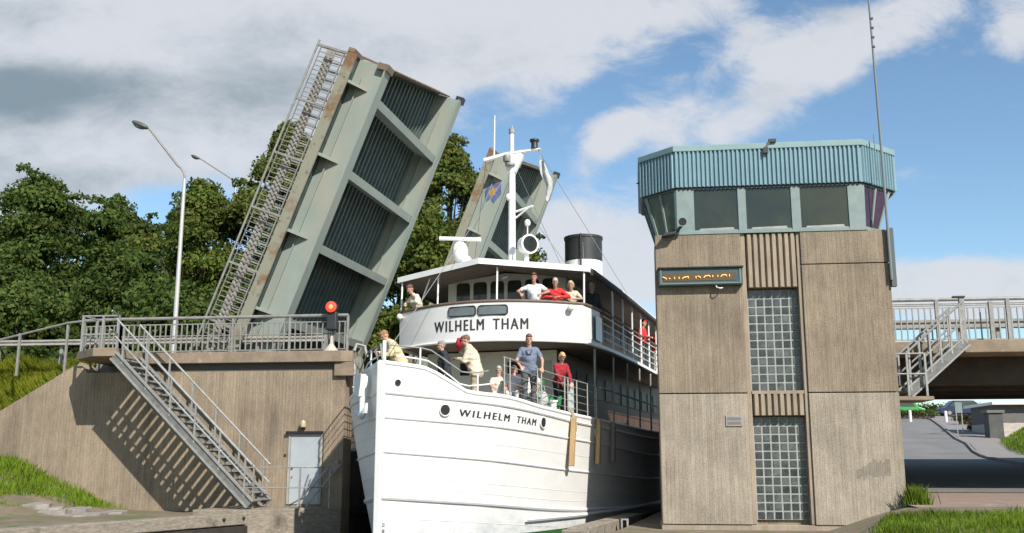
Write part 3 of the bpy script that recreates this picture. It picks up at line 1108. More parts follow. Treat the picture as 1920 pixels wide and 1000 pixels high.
def make_leaf(label, loc, near_rail, group='raised bascule leaves'):
    t = thing('bascule_leaf', label, 'drawbridge leaf', loc, (0, R(-68.8), R(-5.4)), group, True)
    W = 6.8
    X0, X1, SK = -3.0, 8.2, 1.42

    def xe(y):
        return X1 + SK * max(0, y) / W
    # girders
    for y, nm in ((.1, 'near'), (6.5, 'far')):
        mb = MB()
        e = xe(y)
        mb.box(X0, e, y, y + .05, .04, 1.0)
        fl = (-.05, .40) if nm == 'near' else (6.4, 6.8)
        mb.box(X0, e + .02, fl[0], fl[1], 0, .038)
        g = part('side_girder', mb, M_green, t)
        mb = MB()
        if nm == 'near':
            mb.box(X0, e - .6, y - .07, y - .002, .70, .73)
        else:
            mb.box(X0, e - .6, y - .07, y - .002, .55, .58)
        part('stiffener', mb, M_green, g)
    # deck plate with ribs
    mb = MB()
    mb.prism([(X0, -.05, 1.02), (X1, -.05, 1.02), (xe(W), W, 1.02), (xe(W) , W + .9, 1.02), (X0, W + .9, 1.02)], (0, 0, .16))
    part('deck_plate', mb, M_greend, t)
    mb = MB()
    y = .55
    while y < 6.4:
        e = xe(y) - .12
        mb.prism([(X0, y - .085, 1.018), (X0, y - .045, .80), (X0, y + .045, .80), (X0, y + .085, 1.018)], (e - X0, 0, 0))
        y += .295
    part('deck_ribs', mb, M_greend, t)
    for x in (7.15, 4.77, 2.33, -.1, -2.5):
        mb = MB()
        mb.box(x - .02, x + .02, .16, 6.49, .12, 1.0)
        mb.box(x - .13, x + .13, .16, 6.49, .06, .10)
        part('cross_beam', mb, M_green, t)
    # walkway and brackets on the near side
    mb = MB()
    mb.box(X0, X1 - .05, -.42, -.06, 1.04, 1.16)
    part('walkway', mb, M_green, t)
    mb = MB()
    mb.box(X0, X1, -.48, -.42, .84, 1.19)
    part('edge_beam', mb, M_rust, t)
    for x in (7.35, 4.95, 2.48, 0.0, -2.4):
        mb = MB()
        mb.prism([(x - .012, -.41, 1.03), (x - .012, .09, 1.03), (x - .012, .09, .38), (x - .012, -.41, .88)], (.024, 0, 0))
        mb.bar((x, -.41, .87), (x, .09, .37), .02, .09, (1, 0, 0))
        part('bracket', mb, M_green, t)
    # end beam along the skewed tip
    mb = MB()
    mb.prism([(X1 + .01, -.46, .98), (X1 + .01, .1, .98), (xe(W) + .01, W, .98), (xe(W) + .16, W, .98), (X1 + .16, .1, .98), (X1 + .16, -.46, .98)], (0, 0, .23))
    mb.prism([(X1 + .01, .16, .1), (xe(W), W - .1, .5), (xe(W), W - .1, .97), (X1 + .01, .16, .97)], (.06, 0, 0))
    part('end_beam', mb, M_rustd, t, bevel=.02)
    part('tip_pad', MB().box(xe(W) - .1, xe(W) + .14, W - .12, W + .14, -.03, .26), M_black, t)
    part('tip_pad', MB().box(X1 - .12, X1 + .08, -.06, .42, -.06, .30), M_rustd, t)
    # crash barrier on the carriageway edge
    if not near_rail:
        return t
    mb = MB()
    z = 1.88
    prof = [(0, .15), (-.05, .12), (-.05, .06), (0, .02), (0, -.02), (-.05, -.06), (-.05, -.12), (0, -.15), (.02, -.15), (.02, .15)]
    mb.prism([(X0, -.16 + a, z + b) for a, b in prof], (X1 - X0, 0, 0))
    x = X0
    while x < X1:
        mb.box(x, x + .05, -.13, -.05, 1.165, 2.0)
        x += .3
    part('crash_barrier', mb, mat('aged_barrier_steel', (0.33, 0.315, 0.285), (0.22, 0.19, 0.16), 6, rough=0.7), t)
    if near_rail:
        for yy in ((-.44,), (7.3,)):
            yv = yy[0]
            part('top_rail', MB().tube([(X0, yv, 2.24), (X1 + .1, yv, 2.24)], .035, 8), M_rail, t, 40)
            part('bottom_rail', MB().bar((X0, yv, 1.28), (X1, yv, 1.28), .04, .03), M_rail, t)
            part('mid_rail', MB().bar((X0, yv, 2.10), (X1, yv, 2.10), .035, .02), M_rail, t)
            mb = MB()
            x = X0
            while x < X1:
                mb.box(x - .01, x + .01, yv - .016, yv + .016, 1.28, 2.10)
                x += .148
            part('baluster_panel', mb, M_rail, t)
            x = X1 - .05
            while x > X0:
                part('post', MB().box(x - .035, x + .035, yv - .03, yv + .03, 1.0, 2.26), M_rail, t)
                x -= 1.79
    return t


make_leaf('raised green bascule leaf with balustered walkway, nearer and larger of the two', (-10.19, 28.0, 6.27), True)
lf2 = make_leaf('raised green bascule leaf bearing a blue and gold crest, behind the ship mast', (-10.13 + 2.72, 28.2 + 10.3, 6.35), False)
# crest on the far leaf: blue lozenge shape with gold figure
mb = MB()
outl = [(-.62, .28), (-.1, .62), (.62, .40), (.42, .0), (.62, -.30), (.0, -.62), (-.55, -.34), (-.38, .0)]
cx_, cz_ = 6.75, .55
mb.prism([(cx_ + a * .8, .092, cz_ + b * .55) for a, b in outl], (0, -.012, 0))
cr_ = part('crest', mb, mat('crest_blue', (0.06, 0.085, 0.22), (0.12, 0.15, 0.27), 4, rough=0.5), lf2)
mb = MB()
mb.prism([(cx_ + a * .7, .078, cz_ + b * .48) for a, b in [(-.34, .12), (-.1, .34), (.1, .2), (.34, .24), (.2, .0), (.3, -.2), (.02, -.12), (-.15, -.36), (-.2, -.06)]], (0, -.006, 0))
part('crest_figure', mb, mat('crest_gold', (0.42, 0.25, 0.07), (0.25, 0.13, 0.06), 5, rough=0.5), cr_)

# second abutment on the left bank, road slab behind the leaf
mb = MB()
q = [sw(-3.75, 28.2, -.5), sw(-3.75, 39, -.5), sw(-14, 39, -.5), sw(-14, 28.2, -.5)]
mb.prism([tuple(p) for p in q], (0, 0, 5.4))
tag(part('rear_abutment', mb, M_wall, None), 'concrete abutment of the rear bridge hidden behind the ship', 'abutment')
mb = MB()
mb.box(-60, -13.2, 29.3, 36.5, 4.4, 5.06)
mb.box(-15.8, -13.2, 27.52, 29.28, 4.4, 5.05)
mb.box(-60, -11.0, 37.6, 47, 4.4, 5.06)
struct('approach_road', mb, M_asph)
# grassy embankment on the left
rows = []
for x in np.arange(-60, -15.7, .6):
    top = float(np.interp(x, [-26, -19, -15.85], [0.6, 3.06, 4.92]))
    row = []
    for k, y in enumerate((27.4, 27.6, 28.2, 28.8, 29.2, 29.4)):
        f = (0, .12, .5, .85, 1, 1)[k]
        row.append((x, y, top + (5.02 + .03 * math.sin(x * 2) - top) * f))
    rows.append(row)
struct('embankment', MB().grid(rows), M_turf, 40)
pts = []
for _ in range(30000):
    x = random.uniform(-22, -15.75)
    y = random.uniform(27.42, 29.3)
    top = float(np.interp(x, [-26, -19, -15.85], [0.6, 3.06, 4.92]))
    f = float(np.interp(y, [27.4, 27.6, 28.2, 28.8, 29.2], [0, .12, .5, .85, 1]))
    pts.append((x, y, top + (5.02 - top) * f - .02))
tag(blades('tall_grass', pts, M_grassy, 0.30, 0.012, .55), 'yellowing tall grass on the embankment above the left wing wall', 'grass', None, 'stuff')
pts = []
for _ in range(2600):
    a = random.uniform(0, 6.28)
    r_ = random.random() ** .5
    x = -17.6 + math.cos(a) * r_ * .75
    y = 27.62 + abs(math.sin(a)) * r_ * .4
    top = float(np.interp(x, [-26, -19, -15.85], [0.6, 3.06, 4.92]))
    pts.append((x, y, top + .05 + random.random() * .25))
tag(blades('low_bush', pts, M_grass, 0.2, 0.03, 1.0), 'small bright green bush on the edge of the left wing wall', 'bush', None, 'stuff')

# ------------------------------------------------------------------ traffic signal
t = thing('traffic_signal', 'red lit signal lamp on a short post at the end of the left railing', 'signal', (-8.42, 26.85, 5.15))
part('base', MB().lathe([(.22, 0), (.2, .03), (.05, .22), (.03, .5)], (-8.42, 26.85, 5.15), 12), mat('signal_base', (0.45, 0.40, 0.33), rough=0.7), t, 30)
part('pole', MB().tube([(-8.42, 26.85, 5.6), (-8.42, 26.85, 5.9)], .04, 8), M_black, t)
part('housing', MB().box(-8.56, -8.28, 26.76, 26.98, 5.76, 6.28), M_black, t, bevel=.03)
h = part('lamp_ring', MB().lathe([(.165, 0), (.165, .16), (.13, .16), (.13, .04)], (-8.42, 26.70, 6.4), 20, 'y'), M_black, t, 40)
part('lens', MB().lathe([(.03, -.03), (.11, -.02), (.155, .0), (.155, .03)], (-8.42, 26.69, 6.4), 20, 'y'), M_redlamp, t, 40)
part('lens_core', MB().ell((-8.42, 26.67, 6.4), (.07, .02, .07)), M_redcore, t, 60)
# deck hardware next to signal
t = thing('locking_post', 'mottled grey locking gear on the end corner of the left abutment', 'bridge gear', (-7.8, 26.9, 4.6))
part('casing', MB().prism([(-7.95, 26.7, 5.17), (-7.55, 26.8, 4.95), (-7.5, 26.8, 4.1), (-7.62, 26.8, 3.9), (-7.7, 26.8, 4.6), (-7.95, 26.75, 5.16)], (0, .35, 0)), mat('mottled_grey', (0.25, 0.25, 0.21), (0.12, 0.12, 0.1), 9, rough=0.9), t, bevel=.03)
part('link', MB().tube([(-7.75, 26.8, 5.15), (-7.7, 26.9, 5.35), (-7.5, 27, 5.3), (-7.42, 27, 5.0)], .05, 8), M_rail, t, 40)

# ------------------------------------------------------------------ street lamps


def street_lamp(label, x, y, z0, ztop, reach, rise, group):
    t = thing('street_lamp', label, 'street lamp', (x, y, z0), group=group)
    part('pole', MB().tube([(x, y, z0), (x, y, ztop)], [.085, .055], 10), mat('lamp_pole_grey', (0.50, 0.50, 0.48), rough=0.5, metal=.2), t, 40)
    pts_ = [(x, y, ztop)]
    for a in np.linspace(0, 60, 7):
        pts_.append((x - .55 * (1 - math.cos(R(a))), y, ztop + .55 * math.sin(R(a))))
    e = pts_[-1]
    pts_.append((x - reach + .3, y, ztop + rise - .1))
    part('arm', MB().tube(pts_, .04, 8), M_rail, t, 40)
    hd = MB()
    rot = Euler((0, R(24), 0)).to_matrix()
    hd.ell((x - reach, y, ztop + rise), (.34, .15, .1), 14, 8, rot)
    part('lamp_head', hd, mat('lamp_head_dark', (0.09, 0.09, 0.085), rough=0.5), t, 60)
    part('lamp_glass', MB().ell((x - reach - .04, y, ztop + rise - .05), (.22, .11, .08), 12, 8, rot), M_smoke, t, 60)
    return t


street_lamp('tall curved street lamp standing clear against the sky behind the left railing', -14.62, 30, 4.9, 11.3, 1.7, 1.95, 'street lamps on the left approach')
street_lamp('street lamp half hidden by the trees beside the raised walkway', -24.4, 57, 4.9, 18.9, 2.75, 2.0, 'street lamps on the left approach')

# ------------------------------------------------------------------ control tower
tw = thing('control_tower', 'square concrete bridge control tower with teal clad lookout cabin', 'control tower', (3.35, 25.3, .5))
TX0, TX1, TY0, TY1 = .60, 6.12, 24.0, 25.95
GX0, GX1 = 2.80, 3.98
mb = MB()
Z0, ZJ, ZT = .70, 3.72, 7.60


def tp(x0, x1, z0, z1, name='wall_panel', m=M_tower, y0=TY0, y1=None):
    return part(name, MB().box(x0, x1, y0, y1 if y1 is not None else y0 + .33, z0, z1), m, tw, bevel=.012)


tp(TX0, GX0 - .14, Z0, ZJ - .012, m=M_tower2)
tp(TX0, GX0 - .14, ZJ + .012, ZT)
tp(GX1 + .10, TX1, Z0, ZJ - .012, m=M_tower2)
tp(GX1 + .10, TX1, ZJ + .012, 6.78)
tp(GX1 + .10, TX1, 6.802, ZT)
# recessed strips beside windows
for a, b in ((GX0 - .138, GX0 - .03), (GX1 + .01, GX1 + .098)):
    tp(a, b, Z0, ZT, 'reveal_strip', M_rib, TY0 + .05, TY0 + .325)
# core, sides and back
mb = MB().box(TX0 + .02, TX1 - .02, TY0 + .335, TY1, .2, ZT - .02)
part('core', mb, M_tower, tw)
part('plinth', MB().box(TX0 - .02, TX1 - .06, TY0 + .03, TY1 - .1, -.6, .69), M_rib, tw, bevel=.015)
# ribbed bands
for z0, z1 in ((6.26, 7.58), (3.20, 3.70)):
    mb = MB()
    n = 8
    wd = (GX1 - GX0) / n
    for i in range(n):
        x = GX0 + i * wd
        mb.prism([(x, TY0 + .11, z0), (x + wd * .22, TY0 + .02, z0), (x + wd * .72, TY0 + .02, z0), (x + wd * .94, TY0 + .11, z0), (x + wd, TY0 + .11, z0), (x + wd, TY0 + .27, z0), (x, TY0 + .27, z0)], (0, 0, z1 - z0))
    part('ribbed_band', mb, M_rib, tw)
# glass block windows
for z0, z1 in ((3.78, 6.22), (.80, 3.16)):
    mb = MB().box(GX0 - .02, GX1, TY0 + .265, TY0 + .30, z0, z1)
    wdo = part('glass_block_window', mb, M_grout, tw)
    nx, nz_ = 6, 12
    bw, bh = (GX1 - GX0) / nx, (z1 - z0) / nz_
    mb = MB()
    for i in range(nx):
        for k in range(nz_):
            mb.box(GX0 + i * bw + .022, GX0 + (i + 1) * bw - .022, TY0 + .25, TY0 + .264, z0 + k * bh + .02, z0 + (k + 1) * bh - .02)
    part('glass_blocks', mb, M_gblock, wdo, bevel=.006)
part('sill_band', MB().box(GX0 - .02, GX1 + .0, TY0 + .03, TY0 + .24, 3.702, 3.778), M_rib, tw)
# faded mark on lower right panel
mb = MB()
random.seed(3)
for i in range(16):
    x = 5.05 + i * .048
    mb.box(x, x + .035, TY0 - .004, TY0 - .001, 1.72 + random.uniform(0, .12), 1.95 + .25 * sstep(0, 8, i) * random.uniform(.6, 1.0))
part('graffiti_residue', mb, mat('stain', (0.17, 0.15, 0.12), (0.24, 0.205, 0.165), 9, rough=1), tw)
# vent grille and small fixings
mb = MB().box(2.14, 2.52, TY0 - .03, TY0 - .001, 2.95, 3.2)
g = part('vent_grille', mb, M_gal, tw)
mb = MB()
for k in range(2):
    mb.box(2.17, 2.49, TY0 - .034, TY0 - .031, 2.985 + k * .1, 3.055 + k * .1)
part('slot', mb, mat('vent_dark', (0.16, 0.14, 0.12)), g)
# cabin
D0, D1 = .85, 1.0
def octa(x0, x1, y0, dl, dr, back):
    return [(x0, y0), (x1, y0), (x1 + dr, y0 + dr), (x1 + dr, back - dr), (x1, back), (x0, back), (x0 - dl, back - dl), (x0 - dl, y0 + dl)]
CX0, CX1 = 1.14, 5.64
top_o = octa(CX0, CX1, 24.0, D0, D1, 27.4)


def ring(o, z0, z1, t=.06):
    mb = MB()
    n = len(o)
    c = Vector((sum(p[0] for p in o) / n, sum(p[1] for p in o) / n, 0))
    inn = [tuple(Vector((p[0], p[1], 0)).lerp(c, .03)) for p in o]
    for i in range(n):
        j = (i + 1) % n
        a, b, cc, d_ = o[i], o[j], inn[j], inn[i]
        mb.prism([(a[0], a[1], z0), (b[0], b[1], z0), (cc[0], cc[1], z0), (d_[0], d_[1], z0)], (0, 0, z1 - z0))
    return mb


# corrugated fascia: trapezoid ribs along each side
fas = MB()
n = len(top_o)
for i in range(n):
    j = (i + 1) % n
    a = Vector((*top_o[i], 0))
    b = Vector((*top_o[j], 0))
    d_ = (b - a)
    ln = d_.length
    d_.normalize()
    nr = Vector((d_.y, -d_.x, 0))
    k = int(ln / .105)
    pw = ln / k
    prof_o = []
    for q in range(k):
        for f, o in ((0, 0), (.16, .05), (.52, .05), (.70, 0)):
            prof_o.append(a + d_ * (q + f) * pw + nr * o)
    prof_o.append(b)
    prof_i = [b - nr * .03, a - nr * .03]
    fas.prism([(p.x, p.y, 8.80) for p in prof_o + prof_i], (0, 0, .91))
part('cladding', fas, M_teal, tw)
o2 = octa(CX0 - .03, CX1 + .03, 23.94, D0 + .02, D1 + .02, 27.46)
part('roof_flashing', MB().prism([(p[0], p[1], 9.715) for p in o2], (0, 0, .15)), M_tealcap, tw, bevel=.01)
part('soffit', MB().prism([(p[0], p[1], 8.79) for p in octa(CX0 + .03, CX1 - .03, 24.04, D0, D1, 27.35)], (0, 0, -.05)), M_soffit, tw)
bot_o = octa(CX0 + .02, CX1 - .02, 24.02, .5, .44, 26.3)
part('cabin_floor', MB().prism([(p[0], p[1], ZT) for p in octa(CX0 - .02, CX1 + .02, 23.98, .5, .46, 26.3)], (0, 0, .06)), M_mull, tw)
mid_o = octa(CX0 + .02, CX1 - .02, 24.04, D0 - .08, D1 - .12, 27.2)
# windows: quads between bottom octagon and top octagon
for i, (a, b) in enumerate(zip(range(n), [(k + 1) % n for k in range(n)])):
    A, B = bot_o[a], bot_o[b]
    Cc, Dd = mid_o[b], mid_o[a]
    lo, hi = ZT + .06, 8.74

    def lerp2(s_, z):
        f = (z - lo) / (hi - lo)
        x0 = A[0] + (Dd[0] - A[0]) * f
        y0 = A[1] + (Dd[1] - A[1]) * f
        x1 = B[0] + (Cc[0] - B[0]) * f
        y1 = B[1] + (Cc[1] - B[1]) * f
        return Vector((x0 + (x1 - x0) * s_, y0 + (y1 - y0) * s_, z))
    e = Vector((B[0] - A[0], B[1] - A[1], 0)).normalized()
    nn = Vector((e.y, -e.x, 0))
    cuts = [(0.0, .095, 'm'), (.095, .334, 'g'), (.334, .377, 'm'), (.377, .62, 'g'), (.62, .668, 'm'), (.668, .922, 'g'), (.922, 1.0, 'm')] if i == 0 else [(0, .08, 'm'), (.08, .46, 'g'), (.46, .52, 'm'), (.52, .92, 'g'), (.92, 1, 'm')]
    fr = MB()
    for s0, s1, ty in cuts:
        if ty == 'm':
            part('mullion', MB().prism([lerp2(s0, lo) + nn * .0, lerp2(s1, lo), lerp2(s1, hi), lerp2(s0, hi)], nn * -.07), M_mull, tw)
    fr.prism([lerp2(0, lo) - nn * .02, lerp2(1, lo) - nn * .02, lerp2(1, lo + .05) - nn * .02, lerp2(0, lo + .05) - nn * .02], nn * -.04)
    wf = part('window_sill', fr, M_mull, tw)
    for s0, s1, ty in cuts:
        if ty == 'g':
            gm = MB().prism([lerp2(s0, lo) - nn * .03, lerp2(s1, lo) - nn * .03, lerp2(s1, hi) - nn * .03, lerp2(s0, hi) - nn * .03], nn * -.012)
            pm = M_glass
            if i == 1:
                pm = mat('maroon_blind_glass', (0.06, 0.02, 0.03), (0.035, 0.012, 0.02), 6, rough=.15)
            elif i == 7:
                pm = mat('olive_glass', (0.11, 0.115, 0.035), (0.06, 0.065, 0.02), 3, rough=.15)
            elif i == 0:
                pm = mat('cabin_glass', (0.04, 0.045, 0.026), (0.022, 0.028, 0.022), .5, rough=.06, spec=.6, c3=(0.07, 0.07, 0.035), s3=.35, t3=(.45, .75))
            part('pane', gm, pm, wf)
            if i == 0:
                part('sill_clutter', MB().prism([lerp2(s0 + .02, lo + .02) - nn * .026, lerp2(s1 - .02, lo + .02) - nn * .026, lerp2(s1 - .03, lo + .11) - nn * .026, lerp2(s0 + .03, lo + .09) - nn * .026], nn * -.003), M_gal, wf)
# small fittings
part('roof_bracket', MB().bar((3.36, 23.9, 9.72), (3.5, 23.92, 9.93), .05, .05).box(3.3, 3.42, 23.86, 23.93, 9.58, 9.72).box(3.44, 3.62, 23.88, 23.98, 9.86, 9.94), M_black, tw)
part('gutter_hook', MB().bar((.29, 24.9, 9.2), (.19, 24.9, 9.2), .03, .03), M_black, tw)
# loudspeaker
t = thing('loudspeaker', 'round grey horn loudspeaker at the left corner of the tower cabin', 'loudspeaker', (1.28, 23.9, 7.8))
part('horn', MB().lathe([(.03, .24), (.06, .14), (.085, .04), (.115, 0), (.10, .0), (.07, .06), (.02, .1)], (1.27, 23.72, 7.86), 20, 'y'), M_mull, t, 40)
part('throat', MB().lathe([(.095, 0), (.06, .03)], (1.27, 23.735, 7.86), 20, 'y'), M_dark, t)
part('bracket', MB().bar((1.27, 23.9, 7.8), (1.1, 24.0, 7.64), .04, .04), M_black, t)
t = thing('floodlight', 'dark floodlight with white back on the left sill of the tower', 'floodlight', (.98, 23.95, 7.62))
part('lamp_body', MB().prism([(.75, 23.72, 7.50), (1.1, 23.72, 7.56), (1.12, 23.72, 7.64), (.82, 23.72, 7.6)], (0, .22, 0)), M_black, t, bevel=.02)
part('yoke', MB().bar((1.02, 23.85, 7.6), (1.06, 23.97, 7.72), .04, .04), M_black, t)
# message sign
t = thing('message_sign', 'dark message board with amber lit letters on the tower front', 'sign', (1.65, 23.9, 6.5))
part('case', MB().box(.66, 2.66, 23.80, 23.998, 6.30, 6.72), M_signbox, t, bevel=.01)
part('hood', MB().box(.64, 2.68, 23.74, 23.999, 6.722, 6.75), M_black, t)
mb = MB()
mb.box(.70, .73, 23.78, 23.799, 6.33, 6.69).box(2.58, 2.62, 23.78, 23.799, 6.33, 6.69).box(.731, 2.579, 23.78, 23.799, 6.33, 6.36)
part('bezel', mb, mat('bezel_green', (0.13, 0.19, 0.185), rough=.4), t)
part('display', MB().box(.78, 2.5, 23.79, 23.799, 6.41, 6.60), M_ledoff, t)
mb = MB()


def stroke(pl):
    for p, q in zip(pl[:-1], pl[1:]):
        a = (0.66 + (p[0] - 120) / 1700 * 1.96, 23.784, 6.66 - (p[1] - 80) / 320 * .33)
        b = (0.66 + (q[0] - 120) / 1700 * 1.96, 23.784, 6.66 - (q[1] - 80) / 320 * .33)
        mb.bar(a, b, .012, .038, (0, 1, 0))


for pl in ([(205, 225), (255, 240), (285, 275)], [(335, 250), (360, 270)], [(450, 225), (450, 275)], [(545, 225), (545, 275)],
           [(610, 270), (650, 235), (735, 220), (735, 262)], [(895, 215), (895, 268)], [(930, 215), (975, 235), (990, 262)],
           [(1055, 258), (1085, 215), (1170, 205), (1185, 240)], [(1240, 200), (1240, 245)], [(1343, 200), (1343, 240)],
           [(1405, 240), (1435, 200), (1510, 195), (1525, 232)], [(1583, 190), (1583, 240)]):
    stroke(pl)
part('lit_letters', mb, M_led, t)
mb = MB().tube([(2.02, 23.85, 6.3), (2.04, 23.8, 6.24), (2.1, 23.78, 6.215), (2.16, 23.8, 6.22), (2.18, 23.9, 6.25)], .014, 6)
part('cable', mb, M_white2, t, 40)
# antenna
t = thing('antenna_mast', 'tall thin whip antenna strapped to the right corner of the tower', 'antenna', (6.18, 23.9, 6.2))
part('mast', MB().tube([(6.12, 23.9, 6.35), (6.10, 23.9, 9.9), (6.05, 23.9, 15.2)], [.034, .03, .022], 8), mat('antenna_grey', (0.16, 0.18, 0.19), rough=.5), t, 40)
part('bracket_box', MB().box(6.125, 6.24, 23.92, 24.05, 6.2, 7.62), mat('mast_shoe', (0.08, 0.10, 0.10)), t)
for z in (12.2, 12.45, 12.7, 12.95):
    part('clamp', MB().box(6.06, 6.13, 23.86, 23.94, z, z + .04), M_black, t)
part('cable', MB().tube([(5.95, 23.9, 9.95), (5.96, 23.9, 8.8)], .014, 6), M_mull, t)



def refit(o, k):
    # uniform resize about the standpoint height so that the group keeps its proportions
    e = Vector((0, 0, EYE))
    o.location = e + k * (o.location - e)
    o.scale = (k, k, k)


for o in list(SC.objects):
    if o.parent is None and o.name.split('.')[0] in ('control_tower', 'message_sign', 'loudspeaker', 'floodlight', 'antenna_mast'):
        refit(o, 1.075)

# ------------------------------------------------------------------ right fixed bridge


def deck_bridge(label, x0, y0, y1, front_arrow, group, xe=60):
    t = thing('concrete_bridge', label, 'bridge', (x0 + 2, y0, 5), group=group)
    part('deck', MB().box(x0, xe, y0, y1, 4.88, 5.2), M_cap, t, bevel=.02)
    mud = mat('girder_brown', (0.075, 0.058, 0.045), (0.05, 0.04, 0.034), 2, rough=.9)
    k = 0
    y = y0 + 1.1
    while y < y1 - .6:
        part('girder', MB().box(x0, xe, y, y + .4, 4.14 if front_arrow else 4.76, 4.87), mud, t)
        y += 2.2
    q = MB().box(x0, x0 + 1.2, y0 + .3, y1 - .3, -.5, 3.7)
    part('pier', q, M_wall, t)
    return t


deck_bridge('fixed concrete bridge span running right from behind the tower', .95, 26.75, 36.2, True, 'fixed bridge spans')
deck_bridge('rear fixed concrete span in the shade behind the nearer one', 4.2, 36.22, 46.2, False, 'fixed bridge spans')
railing('bridge_railing', 'grey steel railing with balusters on the right bridge span', 'railing',
        [(6.2, 26.95, 5.2), (24, 26.95, 5.2)], 1.12, 1.7, .155, .09, (.86, .9), None, None, (0.06, .9), mat('pale_balusters', (0.27, 0.285, 0.29), rough=.5))
w_beam('guard_rail', 'pale crash barrier behind the railing on the right bridge span', (2, 28.4, 5.2), (24, 28.4, 5.2), 5.85, 1.0, 5.2, None, .9, mat('shaded_guard_steel', (0.30, 0.29, 0.27), (0.22, 0.21, 0.19), 4, rough=.5))
RIGHT0 = True
part_label = None
mb = MB().box(8.3, 10.05, 26.0, 26.74, 4.82, 5.14)
tag(part('bridge_landing', mb, M_cap, None, bevel=.02), 'short concrete landing projecting from the right bridge deck', 'landing')
mb = MB().box(6.2, 7.3, 25.4, 26.6, 3.6, 3.70)
tag(part('tower_landing', mb, M_cap, None, bevel=.02), 'thin concrete landing on the right side of the tower', 'landing')
stair('steel_stair', 'short galvanised stair from right bridge deck down to the tower landing', (8.2, 25.55, 5.05), (6.75, 25.55, 3.78), 1.0, 7)
t = thing('landing_railing', 'grey railing round the tower landing beside the short stair', 'railing', (6.7, 25.5, 3.7))
for z in (4.75, 4.25):
    part('rail_bar', MB().tube([(6.2, 25.42, z), (7.15, 25.42, z)], .022, 6), M_gal, t)
for x in (6.72, 7.15):
    part('post', MB().box(x - .025, x + .025, 25.4, 25.45, 3.7, 4.77), M_gal, t)
t = thing('newel_post', 'thick rail post with black cap at the top of the short stair', 'post', (8.2, 26.0, 5.14))
part('shaft', MB().box(8.14, 8.26, 25.6, 25.7, 5.0, 6.16), M_rail, t)
part('post_cap', MB().box(8.0, 8.28, 25.57, 25.73, 6.162, 6.2), M_black, t)
part('shaft', MB().box(9.18, 9.28, 26.6, 26.7, 5.14, 6.2), M_rail, t)
for o in list(SC.objects):
    nm = o.name.split('.')[0]
    if o.parent is None and (nm in ('concrete_bridge', 'bridge_landing', 'tower_landing', 'newel_post') or
                             (nm in ('bridge_railing', 'guard_rail', 'steel_stair', 'landing_railing') and o.location.x > 0)):
        refit(o, 1.05)
# approach embankment further right (out of frame, carries the spans)
mb = MB()
mb.box(34, 90, 26.9, 46.4, -1, 5.0)
struct('approach_bank', mb, M_turf)

# ------------------------------------------------------------------ right timber fender
t = thing('timber_fender', 'squared timber fender between the ship and the tower', 'fender beam', tuple(sw(3.7, 5, .3)))
a = sw(3.75, 2.9, .45)
b = sw(3.75, 9.6, .45)
part('beam', MB().bar(a, b, .5, .32), M_timber, t, bevel=.03)
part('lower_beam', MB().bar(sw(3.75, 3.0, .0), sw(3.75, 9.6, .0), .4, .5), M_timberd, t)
part('end_block', MB().bar(sw(3.45, 2.75, .42), sw(4.1, 2.75, .42), .3, .3), M_timber, t, bevel=.03)
t = thing('mooring_post', 'small steel loop post beside the timber fender', 'mooring post', tuple(sw(4.35, 6.3, .2)))
p = sw(4.25, 5.9, 0)
mb = MB()
mb.box(p.x - .09, p.x - .04, p.y - .03, p.y + .03, -.2, .62).box(p.x + .06, p.x + .11, p.y - .03, p.y + .03, -.2, .62).box(p.x - .09, p.x + .11, p.y - .03, p.y + .03, .621, .66)
part('loop', mb, M_gal, t)

# ------------------------------------------------------------------ the ship
ship = thing('passenger_ship', 'white passenger steamer with black funnel passing the open bridge', 'ship', tuple(BOW), (0, 0, -TH), None, True)


def pchip(xs, ys, x):
    xs = np.array(xs, float)
    ys = np.array(ys, float)
    h = np.diff(xs)
    d = np.diff(ys) / h
    mm = np.zeros(len(xs))
    mm[0] = d[0]
    mm[-1] = d[-1]
    for i in range(1, len(xs) - 1):
        if d[i - 1] * d[i] > 0:
            w1 = 2 * h[i] + h[i - 1]
            w2 = h[i] + 2 * h[i - 1]
            mm[i] = (w1 + w2) / (w1 / d[i - 1] + w2 / d[i])
    i = int(np.clip(np.searchsorted(xs, x) - 1, 0, len(h) - 1))
    q = (x - xs[i]) / h[i]
    return float((2 * q**3 - 3 * q * q + 1) * ys[i] + (q**3 - 2 * q * q + q) * h[i] * mm[i] + (-2 * q**3 + 3 * q * q) * ys[i + 1] + (q**3 - q * q) * h[i] * mm[i + 1])


BU = [0, .25, .5, 1, 1.5, 2.5, 4.2, 5.5, 7.3, 10, 13, 24, 27, 29.5, 31, 31.4]
BB = [.04, .24, .46, .92, 1.37, 2.06, 2.6, 2.85, 3.1, 3.28, 3.36, 3.36, 3.2, 2.6, 1.5, .3]
KU = [0, .5, 1.5, 2.5, 5, 8, 12, 31.4]
KK = [.5, .5, .43, .31, .17, .08, .03, .05]
ZU = [0, .8, 1.25, 1.7, 2.6, 4.2, 7.3, 16, 24, 31.4]
ZZ = [4.33, 4.24, 3.98, 3.72, 3.66, 3.47, 3.3, 3.12, 3.2, 3.6]


def hb(u, z):
    tt = max(0.0, 3.7 - z) / 3
    return pchip(BU, BB, u) * (1 - pchip(KU, KK, u) * tt ** 1.2)


def zs(u):
    return pchip(ZU, ZZ, u)


US = list(np.concatenate([np.arange(0, 2.6, .12), np.arange(2.6, 8, .3), np.arange(8, 24, 1.0), np.arange(24, 31.3, .4), [31.4]]))


def hull_rows(z0, z1f, nz_, side, ins=0.0):
    rows = []
    for u in US:
        z1 = z1f(u)
        rows.append([(side * max(0.0, hb(u, z0 + (z1 - z0) * k / nz_) - ins), u, z0 + (z1 - z0) * k / nz_) for k in range(nz_ + 1)])
    return rows


